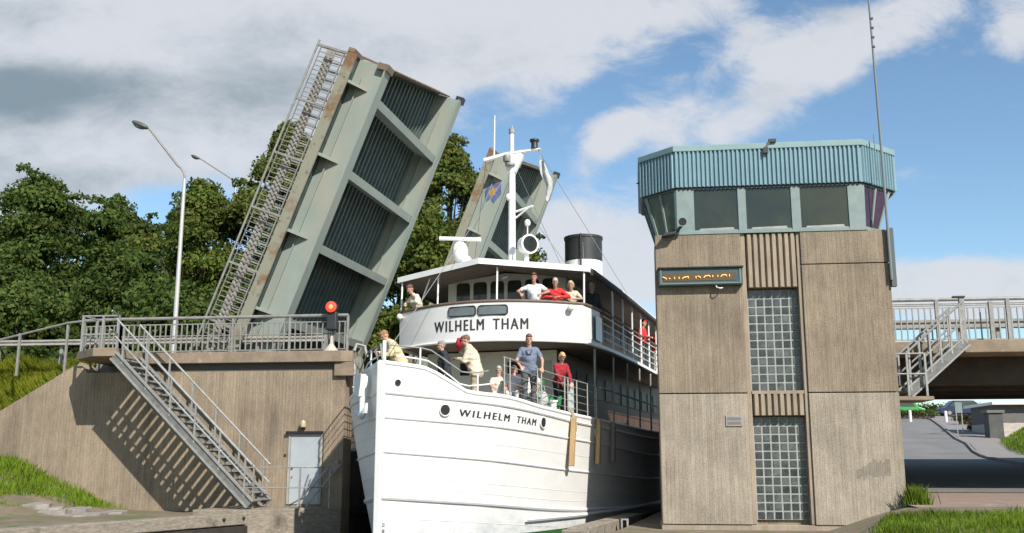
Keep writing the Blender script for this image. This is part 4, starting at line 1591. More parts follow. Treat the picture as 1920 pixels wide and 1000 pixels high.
# shell
mb = MB()
for sd in (1, -1):
    mb.grid(hull_rows(.36, zs, 14, sd))
    mb.grid(hull_rows(.36, zs, 14, sd, .06))
hull = part('hull', mb, M_hull, ship, 50)
mb = MB()
for sd in (1, -1):
    mb.grid(hull_rows(-.7, lambda u: .36, 5, sd, -.004))
part('boot_top', mb, M_boot, ship, 50)
part('stem', MB().box(-.075, .075, -.06, .05, -.6, 4.36), M_white, ship, bevel=.02)


def along(f, side, u0, u1, du=.25, out=0.0):
    r_ = []
    u = u0
    while u <= u1 + 1e-6:
        z = f(u)
        r_.append((side * (hb(u, z) + out), u, z))
        u += du
    return r_


SA = lambda u: float(pchip([0, 2.6, 7, 16, 31.4], [3.67, 3.46, 3.13, 2.90, 3.2], u))
SB = lambda u: float(pchip([0, 7, 16, 31.4], [3.12, 2.67, 2.32, 2.7], u))
SCc = lambda u: float(pchip([0, 7, 16, 31.4], [2.36, 1.84, 1.5, 1.8], u))
SD = lambda u: float(pchip([0, 7.4, 16, 31.4], [1.37, .80, .62, .8], u))
for f, r_ in ((SA, .04), (SB, .032), (SCc, .032), (SD, .055)):
    for sd in (1, -1):
        part('rubbing_strake', MB().tube(along(f, sd, .06, 31, .25, 0.004), r_, 6), M_white, hull, 50)
for f, off in ((SB, -.42), (SCc, -.55), (SD, .22), (SD, -.45)):
    for sd in (1, -1):
        part('plank_seam', MB().tube(along(lambda u: f(u) + off, sd, .1, 24, .3, 0.0), .007, 5), mat('seam_grey', (0.62, 0.61, 0.60), rough=.6), hull)
part('rubbing_strake', MB().tube(along(lambda u: .70 - .004 * u, 1, 4.2, 20, .3, .03), .06, 6), M_white, hull, 50)
# gunwale cap
for sd in (1, -1):
    part('gunwale', MB().tube(along(lambda u: zs(u) + .01, sd, .02, 31.2, .2, -.03), .055, 8), M_white2, ship, 50)
# deck
rows = []
for u in US:
    z = min(zs(u) - .04, float(np.interp(u, [0, 1.2, 2.2, 4.2, 7.3, 16, 31], [3.62, 3.6, 3.56, 3.42, 3.22, 3.05, 3.1])))
    w_ = max(0, hb(u, z) - .07)
    rows.append([(-w_, u, z), (-w_ * .5, u, z + .03), (0, u, z + .05), (w_ * .5, u, z + .03), (w_, u, z)])
part('main_deck', MB().grid(rows), M_deck, ship)
# hawse holes and portholes
for u, z, r_ in ((1.21, 3.30, .135), (4.25, 3.10, .14), (6.11, 2.98, .15), (7.75, 2.93, .15), (.30, 3.89, .055)):
    v0 = hb(u, z)
    dv = (hb(u + .1, z) - hb(u - .1, z)) / .2
    nv = Vector((1, -dv, 0)).normalized()
    tv = Vector((dv, 1, 0)).normalized()
    c = Vector((v0, u, z))
    mb = MB()
    ringp = [c + nv * .008 + tv * r_ * math.cos(a) + Vector((0, 0, 1)) * r_ * math.sin(a) for a in np.linspace(0, 2 * math.pi, 21)[:-1]]
    mb.prism(ringp, nv * .012)
    hh = part('hawse_hole', mb, M_dark, hull)
    part('rim', MB().tube([p + nv * .012 for p in ringp], .018, 6, True), M_white if r_ > .1 else M_black, hh, 60)


# lettering on hull
def hull_text(body, u0, u1, zf, size, side=1, bold=0.0, ext=None):
    v, f = text_mesh(body, size, 0, 1.35, bold)
    xs = [p[0] for p in v]
    x0, x1 = ext or (min(xs), max(xs))
    # arc length table
    uu = np.linspace(u0, u1, 200)
    vv = np.array([hb(u, zf(u)) for u in uu])
    al = np.concatenate([[0], np.cumsum(np.hypot(np.diff(uu), np.diff(vv)))])
    mb = MB()
    out = []
    for p in v:
        fr = (p[0] - x0) / (x1 - x0)
        u = float(np.interp(fr * al[-1], al, uu))
        z = zf(u) + p[1]
        dv = (hb(u + .05, z) - hb(u - .05, z)) / .1
        nv = Vector((1, -dv, 0)).normalized()
        q = Vector((hb(u, z), u, z)) + nv * (.006 + p[2])
        out.append((q.x * side, q.y, q.z))
    mb.add(out, f)
    part('name_lettering', mb, M_letter, hull)


hull_text('WILHELM', 1.50, 2.83, lambda u: 3.17 - (u - 1.5) * .065, .235, 1, .009)
hull_text('THAM', 3.09, 3.93, lambda u: 3.17 - (u - 1.5) * .065, .235, 1, .009)
for txt, z in (('22', .73), ('20', .60)):
    v, f = text_mesh(txt, .10, .002)
    mb = MB()
    out = []
    for p in v:
        u = .10 + p[0] * .8
        out.append((hb(u, z + p[1]) + .012, u - .006, z + p[1]))
    mb.add(out, f)
    part('draft_marks', mb, M_letter, hull)

# anchor on the starboard bow
mb = MB()
mb.bar((-.62, .44, 4.08), (-.66, .46, 3.3), .11, .1)
mb.prism([(-.50, .28, 4.10), (-.80, .55, 4.14), (-.82, .56, 3.94), (-.76, .52, 3.62), (-.60, .38, 3.60), (-.52, .30, 3.9)], (-.09, -.09, 0))
mb.tube([(-.92, .70, 3.42), (-.86, .60, 3.24), (-.66, .42, 3.16), (-.50, .27, 3.26), (-.46, .25, 3.44)], [.03, .07, .085, .07, .03], 8)
mb.tube([(-.66, .42, 3.62), (-.66, .42, 3.18)], .07, 8)
part('anchor', mb, M_white2, hull, 50)
# stem head fittings
part('jack_post', MB().tube([(.0, .15, 4.3), (.0, .15, 4.85)], .045, 8), M_white2, ship, 40)
part('stem_coil', MB().tube([(-.15, .2, 4.35), (-.2, .1, 4.62), (-.05, .05, 4.75), (.0, .08, 4.4)], .03, 8), M_gal, ship, 40)

# foredeck railing
def rail_path(u0, u1, hf, ins=.06, du=.25, side=1):
    r_ = []
    u = u0
    while u <= u1 + 1e-6:
        z = zs(u)
        r_.append((side * (hb(u, z) - ins), u, z + hf(u)))
        u += du
    return r_


for sd in (1, -1):
    fr = part('foredeck_railing', MB().tube(rail_path(.15, 2.3, lambda u: float(np.interp(u, [0, .6, 1.0, 1.5, 2.3], [.42, .45, .5, .42, .62])), .06, .2, sd), .018, 6), M_gal, ship, 50)
    part('lower_rail', MB().tube(rail_path(.3, 2.3, lambda u: float(np.interp(u, [0, .6, 1.0, 1.5, 2.3], [.2, .2, .22, .12, .3])), .06, .2, sd), .018, 6), M_white2, fr, 50)
    for u in (.75, 1.9):
        p = (sd * (hb(u, zs(u)) - .06), u, zs(u))
        part('stanchion', MB().tube([p, (p[0], p[1], p[2] + .46)], .022, 6), M_white2, fr)
    fr = part('foredeck_railing', MB().tube(rail_path(2.6, 8.0, lambda u: .98, .08, .3, sd), .018, 6), M_gal, ship, 50)
    for k in (.2, .4, .6, .8):
        part('lower_rail', MB().tube(rail_path(2.6, 8.0, lambda u: .98 * k, .08, .3, sd), .010, 5), M_gal, fr, 50)
    for u in (2.65, 2.85, 4.05, 4.25, 5.6, 5.8, 6.4, 7.2, 8.0):
        p = (sd * (hb(u, zs(u)) - .08), u, zs(u) - .02)
        part('stanchion', MB().tube([p, (p[0], p[1], p[2] + 1.02)], .018, 6), M_beam, fr)
# canvas weathercloth gate
u = 6.3
p = hb(u, 3.4) - .14
part('gangway_gate', MB().box(p - .03, p, 5.9, 6.35, 3.45, 4.3), mat('pale_gate', (0.55, 0.60, 0.60), rough=.5), ship)

# main deckhouse
DH0 = 8.4
mb = MB().box(-2.45, 1.75, DH0, 26, 3.1, 5.42)
dh = part('deckhouse', mb, M_offw, ship)
mb = MB()
for v0 in (-2.1, -1.35, .20):
    w_ = part('front_window', MB().box(v0, v0 + .42, DH0 - .03, DH0 - .002, 4.72, 5.1), M_dark, dh)
part('side_wall', MB().box(1.752, 1.80, DH0 + .05, 26, 3.12, 5.4), mat('shade_dark_house', (0.10, 0.05, 0.03), (0.07, 0.035, 0.022), 4, rough=.5), dh)  # wall colour darkened to paint in the deep shade of the side deck
for k, u in enumerate(np.arange(9.2, 25, 1.35)):
    part('side_window', MB().box(1.802, 1.825, u, u + .75, 4.2, 4.95), mat('shaded_window', (0.02, 0.02, 0.02), (0.035, 0.035, 0.033), 3, rough=.4, spec=.15), dh)
part('deckhouse_door', MB().box(.9, 1.6, DH0 - .025, DH0 - .002, 3.32, 5.1), mat('house_door', (0.42, 0.40, 0.34), (0.36, 0.35, 0.3), 3), dh)
part('ventilator', MB().lathe([(.14, 3.45), (.12, 4.0), (.16, 4.05), (.2, 4.2), (.12, 4.32)], (-.9, 5.6, 0), 16), M_white2, ship, 40)
part('windlass', MB().lathe([(.16, -.45), (.16, -.38), (.08, -.36), (.08, .36), (.16, .38), (.16, .45)], (.0, 1.5, 3.95), 16, 'x').box(-.3, .3, 1.3, 1.7, 3.6, 3.9), M_gal, ship, 40)
# varnished hatch skylight
mb = MB()
mb.prism([(-.1, 2.55, 3.78), (1.45, 2.6, 3.72), (1.45, 3.2, 3.72), (-.1, 3.2, 3.78)], (0, 0, .10))
mb.prism([(-.02, 2.65, 3.55), (1.35, 2.68, 3.55), (1.35, 3.1, 3.55), (-.02, 3.1, 3.55)], (0, 0, .18))
part('hatch_cover', mb, M_wood, ship, bevel=.03)


# upper deck
def uf(v):
    return 6.28 + 0.95 * (v / 2.9) ** 2


def zdk(u):
    return float(np.interp(u, [6, 8, 17, 31], [5.60, 5.60, 5.46, 5.6]))


def deck_outline(hw, u_end, df=0.0, taper=None):
    pts_ = []
    for v_ in np.linspace(-2.9, 2.9, 17):
        pts_.append((v_ * hw / 2.9, uf(v_) + df))
    return pts_


# slab of upper deck (lofted)
def slab(name, hw_f, u1, z_f, th, m, df=0.0, crown=0.0, parent=ship, uend=26):
    front = [(v_, uf(v_) + df) for v_ in np.linspace(-2.9, 2.9, 17)]
    ulist = [8.2, 9.5, 11, 13, 15, 17, 19, 21, 23, uend]
    top, bot = [], []
    nf = 17
    rows_t, rows_b = [], []
    base = []
    for v_, u_ in front:
        s_ = hw_f(u_) / 2.9
        base.append((v_ * s_, u_))
    rows_t.append([(v_, u_, z_f(u_) + crown * (1 - (v_ / hw_f(8)) ** 2)) for v_, u_ in base])
    for u_ in ulist:
        rows_t.append([(hw_f(u_) * k, u_, z_f(u_) + crown * (1 - k * k)) for k in np.linspace(-1, 1, 17)])
    rows_b = [[(p[0], p[1], p[2] - th) for p in r_] for r_ in rows_t]
    mb = MB().grid(rows_t).grid(rows_b)
    # rim
    edge = [r_[0] for r_ in rows_t[::-1]] + rows_t[0][1:-1] + [r_[-1] for r_ in rows_t]
    mb.grid([edge, [(p[0], p[1], p[2] - th) for p in edge]])
    return part(name, mb, m, parent, 40)


slab('upper_deck', lambda u: float(np.interp(u, [6, 8, 9, 12, 26], [2.88, 2.9, 3.05, 3.2, 3.2])), 26, zdk, .10, M_white2)
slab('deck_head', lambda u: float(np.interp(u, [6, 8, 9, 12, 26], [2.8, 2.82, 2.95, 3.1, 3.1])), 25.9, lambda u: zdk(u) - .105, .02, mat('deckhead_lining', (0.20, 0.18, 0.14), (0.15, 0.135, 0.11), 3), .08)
def tent(z0, th, m, name, ins=0.0, parent=ship):
    ks = np.linspace(-1, 1, 13)
    hw_ = lambda u: float(np.interp(u, [7, 9, 12, 26], [3.05, 3.1, 3.2, 3.2])) - ins
    ez = lambda u: float(np.interp(u, [7, 8, 17, 31], [7.72, 7.72, 7.52, 7.55])) + z0
    rows = [[(k * hw_(7), 6.3 + 1.0 * abs(k) + ins, ez(7) + .24 * (1 - abs(k))) for k in ks]]
    for u, cr3 in ((8.4, .52), (9.5, .52), (12, .45), (15, .4), (19, .4), (23, .4), (26, .4)):
        rows.append([(k * hw_(u), u, ez(u) + cr3 * (1 - abs(k))) for k in ks])
    low = [[(p[0], p[1], p[2] - th) for p in r_] for r_ in rows]
    mb = MB().grid(rows).grid(low)
    edge = [r_[0] for r_ in rows[::-1]] + rows[0][1:-1] + [r_[-1] for r_ in rows]
    mb.grid([edge, [(p[0], p[1], p[2] - th) for p in edge]])
    return part(name, mb, m, parent)


canopy = tent(0, .17, M_white2, 'canopy')
tent(-.175, .03, mat('canopy_underside_shade', (0.16, 0.13, 0.10), (0.12, 0.10, 0.08), 3, rough=.8), 'canopy_underside_shade', .06, canopy)  # dark brown sheet paints in the shade under the canopy
for sd in (1, -1):
    part('edge_shade_tube', MB().tube([(sd * 3.12, 7.5, 7.56), (sd * 3.22, 12, 7.45), (sd * 3.22, 17, 7.35), (sd * 3.22, 26, 7.36)], .10, 8), mat('edge_shade_dark', (0.045, 0.04, 0.04), rough=.8), canopy, 50)  # near-black tube added to stand for the shaded side edge of the canopy
# curved front bulwark
rows, rows2 = [], []
vs_ = np.linspace(-2.9, 2.9, 33)
bw = [(v_, uf(v_) - .02) for v_ in vs_]
side_r = [(2.99, 7.7), (3.03, 8.3), (3.06, 8.75)]
line = [(-3.02, 9.0), (-2.97, 8.0)] + bw + side_r
zt = lambda u: 6.66
inner = []
for i, (v_, u_) in enumerate(line):
    inner.append((v_ * .985, u_ + .05))
mb = MB()
bz = lambda v_: 6.63 - .07 * (v_ / 2.9) ** 2
lz = lambda v_: 5.50 - .05 * (v_ / 2.9) ** 2
mb.grid([[(v_, u_, lz(v_)) for v_, u_ in line], [(v_, u_, 6.0) for v_, u_ in line], [(v_, u_, bz(v_)) for v_, u_ in line]])
mb.grid([[(v_, u_, lz(v_)) for v_, u_ in inner], [(v_, u_, bz(v_)) for v_, u_ in inner]])
bul = part('front_bulwark', mb, M_white, ship, 40)
part('bulwark_rail', MB().tube([(v_, u_ + .02, bz(v_) + .03) for v_, u_ in line], .05, 8), M_teak, bul, 40)
part('bulwark_skirt', MB().tube([(v_, u_ - .03, lz(v_) + .02) for v_, u_ in line], .04, 8), M_white2, bul, 40)


def bul_point(v_, z, out=.01):
    dv = 0.95 * 2 * v_ / 2.9 ** 2
    nrm = Vector((dv, -1, 0)).normalized()
    p = Vector((v_, uf(v_) - .02, z)) + nrm * out
    return tuple(p)


def bul_text(body, v0, v1, z0, size, bold=0.0):
    v, f = text_mesh(body, size, 0, 1.28, bold)
    xs = [p[0] for p in v]
    x0, x1 = min(xs), max(xs)
    mb = MB().add([bul_point(v0 + (p[0] - x0) / (x1 - x0) * (v1 - v0), z0 + p[1], .01 + p[2]) for p in v], f)
    part('name_lettering', mb, M_letter, bul)


bul_text('WILHELM', -1.44, .20, 5.83, .46, .017)
bul_text('THAM', .46, 1.46, 5.83, .46, .017)
# tinted panes in the bulwark
for v0, v1 in ((-.93, -.06), (.02, .88)):
    mb = MB()
    pl = []
    z0, z1, rr = 6.26, 6.53, .07
    seq = []
    for cx2, cz2, a0 in ((v1 - rr, z1 - rr, 0), (v0 + rr, z1 - rr, 90), (v0 + rr, z0 + rr, 180), (v1 - rr, z0 + rr, 270)):
        for a in (0, 30, 60, 90):
            seq.append((cx2 + rr * math.cos(R(a0 + a)), cz2 + rr * math.sin(R(a0 + a))))
    cols = []
    for q in np.linspace(0, 1, 15):
        a = v0 + (v1 - v0) * q
        ed = min(a - v0, v1 - a)
        cut = rr - math.sqrt(max(0, rr * rr - max(0, rr - ed) ** 2))
        cols.append([bul_point(a, z0 + cut, .02), bul_point(a, z1 - cut, .02)])
    mb.grid(cols)
    w_ = part('tinted_pane', mb, M_smoke, bul)
    part('pane_frame', MB().tube([bul_point(a, b, .02) for a, b in seq], .022, 6, True), M_black, w_, 60)
# navigation lamp
for v_ in (2.55, -2.75):
    p = bul_point(v_, 6.44, .12)
    part('navigation_lamp', MB().ell(p, (.1, .1, .1)).tube([p, bul_point(v_, 6.42, 0)], .03, 6), mat('lamp_housing', (0.7, 0.68, 0.6), rough=.3), bul, 60)
# bracket under overhang: posts
for v_, u_ in ((2.95, 8.3), (-2.9, 8.3)):
    part('deck_post', MB().tube([(v_, u_, 3.3), (v_, u_, 5.4)], .035, 8), M_gal, ship)
for u_ in np.arange(10, 26, 2.1):
    part('deck_post', MB().tube([(3.12, u_, 3.1), (3.14, u_, 5.3)], .03, 8), M_gal, ship)
for v_, u_ in ((-.62, 6.6), (-1.78, 7.3), (1.0, 6.72), (2.86, 8.1), (-2.9, 8.1)):
    pass
for v_, u_ in ((-1.55, 6.95), (.46, 6.6), (2.9, 7.3), (-2.9, 7.3)):
    part('canopy_post', MB().tube([(v_, u_, 6.5), (v_, u_ + .05, 7.8 - .06 * abs(v_))], .028, 8), M_white2, ship)
for u_ in np.arange(10.2, 26, 1.55):
    part('canopy_post', MB().tube([(3.1, u_, zdk(u_)), (3.1, u_, 7.6)], .03, 8), M_white2, ship)
part('canopy_brace', MB().tube([(-2.45, 7.5, 6.6), (-1.95, 7.3, 7.65)], .025, 6), M_white2, ship)
# side bulwark panel and aft side railing on upper deck
part('side_screen', MB().box(3.085, 3.10, 7.9, 8.7, 5.62, 6.35), M_glass, ship)
for sd in (1,):
    sr = part('side_railing', MB().tube([(3.12, 8.8, 6.58), (3.14, 25.5, 6.45)], .03, 6), M_teak, ship)
    for k in (.25, .45, .65, .85):
        part('lower_rail', MB().tube([(3.12, 8.8, 5.5 + k * 1.1), (3.14, 25.5, 5.4 + k * 1.1)], .016, 5), M_white2, sr)
    sr = part('side_railing', MB().tube([(3.1, 8.3, 4.25), (3.2, 25, 4.05)], .03, 6), M_gal, ship)
    for k in (.3, .6):
        part('lower_rail', MB().tube([(3.1, 8.3, 3.3 + k), (3.2, 25, 3.1 + k)], .012, 5), M_gal, sr)
# upper deckhouse (aft of wheelhouse)
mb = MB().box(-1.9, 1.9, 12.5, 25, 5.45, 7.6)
uh = part('upper_deckhouse', mb, mat('shade_dark_house', (0.10, 0.05, 0.03), (0.07, 0.035, 0.022), 4, rough=.5), ship)  # same dark house colour, shade under the canopy painted in
for u_ in np.arange(13, 24.5, 1.3):
    part('side_window', MB().box(1.902, 1.92, u_, u_ + .75, 6.3, 7.1), mat('shaded_window', (0.02, 0.02, 0.02), (0.035, 0.035, 0.033), 3, rough=.4, spec=.15), uh)
# wheelhouse
WH0 = 8.8
mb = MB().prism([(-1.95, WH0, 5.5), (1.95, WH0, 5.5), (1.95, WH0, 7.72), (0, WH0, 7.95), (-1.95, WH0, 7.72)], (0, 3.4, 0))
wh = part('wheelhouse', mb, M_offw, ship)
wx = np.linspace(-1.72, 1.72, 7)
for i in range(6):
    a, b = wx[i] + .06, wx[i + 1] - .06
    seq = []
    rr = .1
    for cx2, cz2, a0 in ((b - rr, 7.70 - rr, 0), (a + rr, 7.70 - rr, 90)):
        for q in (0, 30, 60, 90):
            seq.append((cx2 + rr * math.cos(R(a0 + q)), cz2 + rr * math.sin(R(a0 + q))))
    seq += [(a, 6.75), (b, 6.75)]
    part('wheelhouse_window', MB().prism([(p[0], WH0 - .015, p[1]) for p in seq], (0, .013, 0)), M_glass, wh)
for u_ in (9.2, 10.3, 11.3):
    part('wheelhouse_window', MB().box(1.952, 1.965, u_, u_ + .7, 6.5, 7.3), M_glass, wh)
part('roof_lamp', MB().tube([(-.1, WH0 - .06, 7.78), (.1, WH0 - .1, 7.84)], .04, 8), M_white2, wh)

# mast
mast = part('mast', MB().tube([(0, 9.4, 7.7), (0, 9.4, 10.6), (0, 9.4, 12.1)], [.125, .12, .105], 14), M_white2, ship, 40)
mb = MB()
mb.tube([(0, 9.4, 12.0), (0, 9.4, 12.75)], .07, 10)
mb.prism([(-.95, 9.33, 11.88), (-.1, 9.3, 12.02), (.95, 9.33, 12.10), (1.05, 9.33, 12.14), (.4, 9.3, 12.14), (-.2, 9.3, 12.10), (-.98, 9.33, 11.98)], (0, .16, 0))
mb.prism([(-.12, 9.32, 11.4), (.14, 9.32, 11.4), (.42, 9.32, 11.95), (.3, 9.32, 12.1), (-.3, 9.32, 12.0)], (0, .14, 0))
part('crosstree', mb, M_white2, mast)
part('masthead_light', MB().lathe([(.06, 12.74), (.1, 12.76), (.1, 12.9), (.04, 12.93), (.02, 13.05)], (0, 9.4, 0), 12), M_gal, mast)
part('signal_light', MB().lathe([(.13, 12.15), (.11, 12.2), (.11, 12.38), (.16, 12.4), (.16, 12.46), (.04, 12.5)], (.78, 9.4, 0), 14), M_black, mast, 40)
part('mast_lamp', MB().lathe([(.11, 11.75), (.13, 11.78), (.13, 11.95), (.1, 11.98)], (-.12, 9.25, 0), 12).lathe([(.17, 11.62), (.17, 11.68), (.12, 11.72)], (-.02, 9.3, 0), 14), M_gal, mast, 40)
part('whip_antenna', MB().tube([(-.62, 9.4, 12.0), (-.60, 9.4, 13.45)], [.03, .014], 6), M_white2, mast)
part('mast_bracket', MB().tube([(0, 9.4, 10.05), (.75, 9.3, 10.2)], .04, 8).tube([(0.1, 9.4, 9.85), (.55, 9.3, 10.12)], .03, 6).ell((-.06, 9.25, 10.55), (.1, .1, .12)), M_white2, mast)
# radar
rd = part('radar', MB().lathe([(.12, 7.9), (.09, 8.15)], (-1.62, 8.9, 0), 12).ell((-1.6, 8.9, 8.75), (.27, .25, .36)).ell((-1.42, 8.95, 8.45), (.2, .2, .2)), M_white2, ship, 50)
part('scanner', MB().tube([(-2.28, 8.8, 9.23), (-.92, 9.0, 9.14)], .07, 8), M_white2, rd)
part('radar_leg', MB().tube([(-1.3, 8.9, 8.0), (-1.3, 8.9, 8.35)], .07, 8).tube([(-1.65, 8.9, 7.85), (-1.62, 8.9, 8.4)], .08, 8), M_gal, rd)
# searchlight
def spun(mb, c, deg):
    r_ = Euler((0, 0, R(deg))).to_matrix()
    mb.v = [tuple(r_ @ (Vector(p) - Vector(c)) + Vector(c)) for p in mb.v]
    return mb


sl = part('searchlight', spun(MB().lathe([(.05, .36), (.17, .34), (.27, .26), (.29, .0), (.31, -.02), (.31, -.08), (.26, -.08)], (.80, 8.4, 8.75), 20, 'y'), (.8, 8.5, 8.75), 48).tube([(.78, 8.5, 7.9), (.78, 8.5, 8.5)], .08, 8), M_white2, ship, 40)
sl.rotation_euler = (0, 0, 0)
part('light_glass', spun(MB().lathe([(.25, .0), (.25, .02)], (.80, 8.30, 8.75), 20, 'y'), (.8, 8.5, 8.75), 48), M_glass, sl)
part('small_dome', MB().tube([(.75, 8.7, 8.9), (.75, 8.7, 9.45)], .022, 6).ell((.75, 8.7, 9.5), (.1, .1, .12)), M_white2, sl, 50)
# funnel
fu = part('funnel', MB().lathe([(.78, 7.5), (.78, 10.28)], (-.1, 19.3, 0), 32), M_white2, ship, 40)
part('funnel_top', MB().lathe([(.785, 10.281), (.785, 11.22), (.82, 11.24), (.82, 11.34), (.74, 11.34), (.74, 11.0)], (-.1, 19.3, 0), 32), M_black, fu, 40)
part('funnel_emblem', MB().lathe([(.0, 0), (.27, .0), (.27, .02), (.0, .02)], (.69, 19.3, 9.25), 16, 'x'), mat('emblem_yellow', (0.62, 0.42, 0.12)), fu)
part('funnel_pipe', MB().tube([(.0, 18.45, 9.8), (.0, 18.45, 11.35)], .035, 8), M_black, fu)
# stays
st = MB()
for p, q in (((0, 9.4, 11.9), (-.1, 18.6, 8.3)), ((.9, 9.4, 12.1), (2.9, 14, 7.8)), ((-.9, 9.4, 11.9), (-2.8, 13, 7.8)), ((0, 9.4, 11.6), (0, .3, 4.6)), ((.02, 18.7, 11.25), (.55, 16.8, 8.0)), ((.2, 9.3, 10.6), (1.75, 11.6, 7.9)), ((0, 9.4, 8.9), (.7, 8.6, 8.6))):
    st.tube([p, q], .010, 5)
part('rigging', st, mat('stay_wire', (0.24, 0.24, 0.24), rough=.5), mast)
# bits on main deck
part('bollard', MB().lathe([(.09, 3.35), (.09, 3.65), (.12, 3.67), (.12, 3.72)], (2.55, 5.2, 0), 12), M_white2, ship)

# things hanging on or lying aboard the ship
def hung_fender(label, u, z0, z1, m, rope=True, width=.16):
    v_ = hb(u, (z0 + z1) / 2) + .11
    t = thing('hanging_fender', label, 'fender', tuple(sw(v_, u, z0)), group='timber fenders hung on the port side')
    a, b = sw(v_, u, z0), sw(hb(u, z1) + .11, u, z1)
    part('timber', MB().bar(a, b, width, .13, tuple(VX)), m, t, bevel=.02)
    part('rope', MB().tube([b, sw(hb(u, z1), u + .02, zs(u) + .06)], .014, 6), M_rope, t)
    return t


hung_fender('yellow timber fender with a rope loop hung on the sunlit bow', 5.75, 2.0, 3.30, M_fend)
hung_fender('yellow timber fender hung just inside the shadow edge on the hull', 7.6, 2.05, 3.30, M_fend)
hung_fender('dull brown timber fender hung in the shade, aftmost of three', 9.0, 2.1, 3.25, mat('dull_fender', (0.26, 0.20, 0.17), rough=.8))
t = thing('mooring_rope', 'coil of pale rope hanging beside the sunlit timber fender', 'rope', tuple(sw(2.9, 6, 3.3)))
lp = []
for a in np.linspace(-30, 210, 14):
    u = 5.95 + .16 * math.cos(R(a))
    z = 2.95 - .45 * math.sin(R(a)) * .9
    lp.append(sw(hb(u, z) + .05, u, z))
part('loop', MB().tube(lp, .022, 6), M_rope, t, 60)
part('tail', MB().tube([sw(2.85, 5.7, 3.55), sw(2.95, 5.8, 3.35), sw(2.93, 5.85, 3.0)], .03, 6), M_rope, t)
# flag
t = thing('flag', 'limp grey white pennant hanging from the mast yard', 'flag', tuple(sw(1.1, 9.4, 11.0)))
rows = []
for i in range(15):
    z = 11.75 - i * .1
    w_ = .18 + .2 * math.sin(i * .22)
    x = 1.0 + .05 * i * .3 + .12 * sstep(4, 9, i) - .1 * sstep(9, 14, i)
    rows.append([tuple(sw(x + w_ * k * .5, 9.4 + .06 * math.sin(k * 5 + i * .5), z)) for k in np.linspace(-.5, 1, 6)])
part('cloth', MB().grid(rows), M_cloth_w, t, 80)
part('halyard', MB().tube([sw(.95, 9.4, 12.05), sw(1.0, 9.4, 11.7)], .01, 5), M_rope, t)
# green deck chairs and white bag
for k, (v_, u_) in enumerate(((2.02, 5.5), (2.38, 5.62))):
    t = thing('deck_chair', 'green folding chair behind the foredeck rail, nearer the man in blue' if k == 0 else 'green folding chair behind the foredeck rail, nearer the blonde woman', 'chair', tuple(sw(v_, u_, 3.4)), group='green chairs on the foredeck')
    z = 3.22
    part('seat', MB().prism([sw(v_ - .2, u_ - .2, z + .4), sw(v_ + .2, u_ - .2, z + .4), sw(v_ + .2, u_ + .2, z + .4), sw(v_ - .2, u_ + .2, z + .4)], (0, 0, .04)), mat('green_canvas', (0.03, 0.22, 0.08), rough=.6), t)
    part('backrest', MB().prism([sw(v_ - .2, u_ + .2, z + .42), sw(v_ + .2, u_ + .2, z + .42), sw(v_ + .2, u_ + .32, z + .66), sw(v_ - .2, u_ + .32, z + .66)], AX * .04), mat('green_canvas', (0.03, 0.22, 0.08)), t)
    for a in (-.19, .19):
        part('leg', MB().bar(sw(v_ + a, u_ - .2, z), sw(v_ + a, u_ + .2, z + .42), .03, .03), mat('green_canvas', (0.03, 0.22, 0.08)), t)
        part('leg', MB().bar(sw(v_ + a, u_ + .2, z), sw(v_ + a, u_ - .2, z + .42), .03, .03), mat('green_canvas', (0.03, 0.22, 0.08)), t)
t = thing('slatted_bench', 'green slatted bench carrying the seated passengers on the foredeck', 'bench', tuple(sw(1.2, 4.9, 3.42)))
for k in range(4):
    part('seat_slat', MB().bar(sw(.85, 4.62 + k * .12, 3.78), sw(2.3, 4.62 + k * .12, 3.78), .09, .03), mat('green_canvas', (0.03, 0.22, 0.08), rough=.6), t)
for k in range(3):
    part('back_slat', MB().bar(sw(.85, 5.14 + k * .05, 3.95 + k * .13), sw(2.3, 5.12 + k * .05, 3.95 + k * .13), .03, .09), mat('green_canvas', (0.03, 0.22, 0.08)), t)
for a in (.95, 2.2):
    part('bench_leg', MB().bar(sw(a, 4.65, 3.4), sw(a, 4.65, 3.77), .05, .05), M_gal, t)
    part('bench_leg', MB().bar(sw(a, 4.98, 3.4), sw(a, 5.24, 4.3), .05, .05), M_gal, t)
t = thing('bag', 'white cloth bag standing by the green chairs', 'bag', tuple(sw(2.3, 5.0, 3.42)))
mb = MB()
c = sw(2.3, 5.0, 3.72)
mb.ell(c, (.17, .11, .25), 12, 8)
part('bag_body', mb, M_cloth_w, t, 60)
part('handle', MB().tube([c + Vector((-.08, 0, .22)), c + Vector((-.05, 0, .36)), c + Vector((.05, 0, .36)), c + Vector((.08, 0, .22))], .012, 6), M_cloth_w, t)

# ------------------------------------------------------------------ people


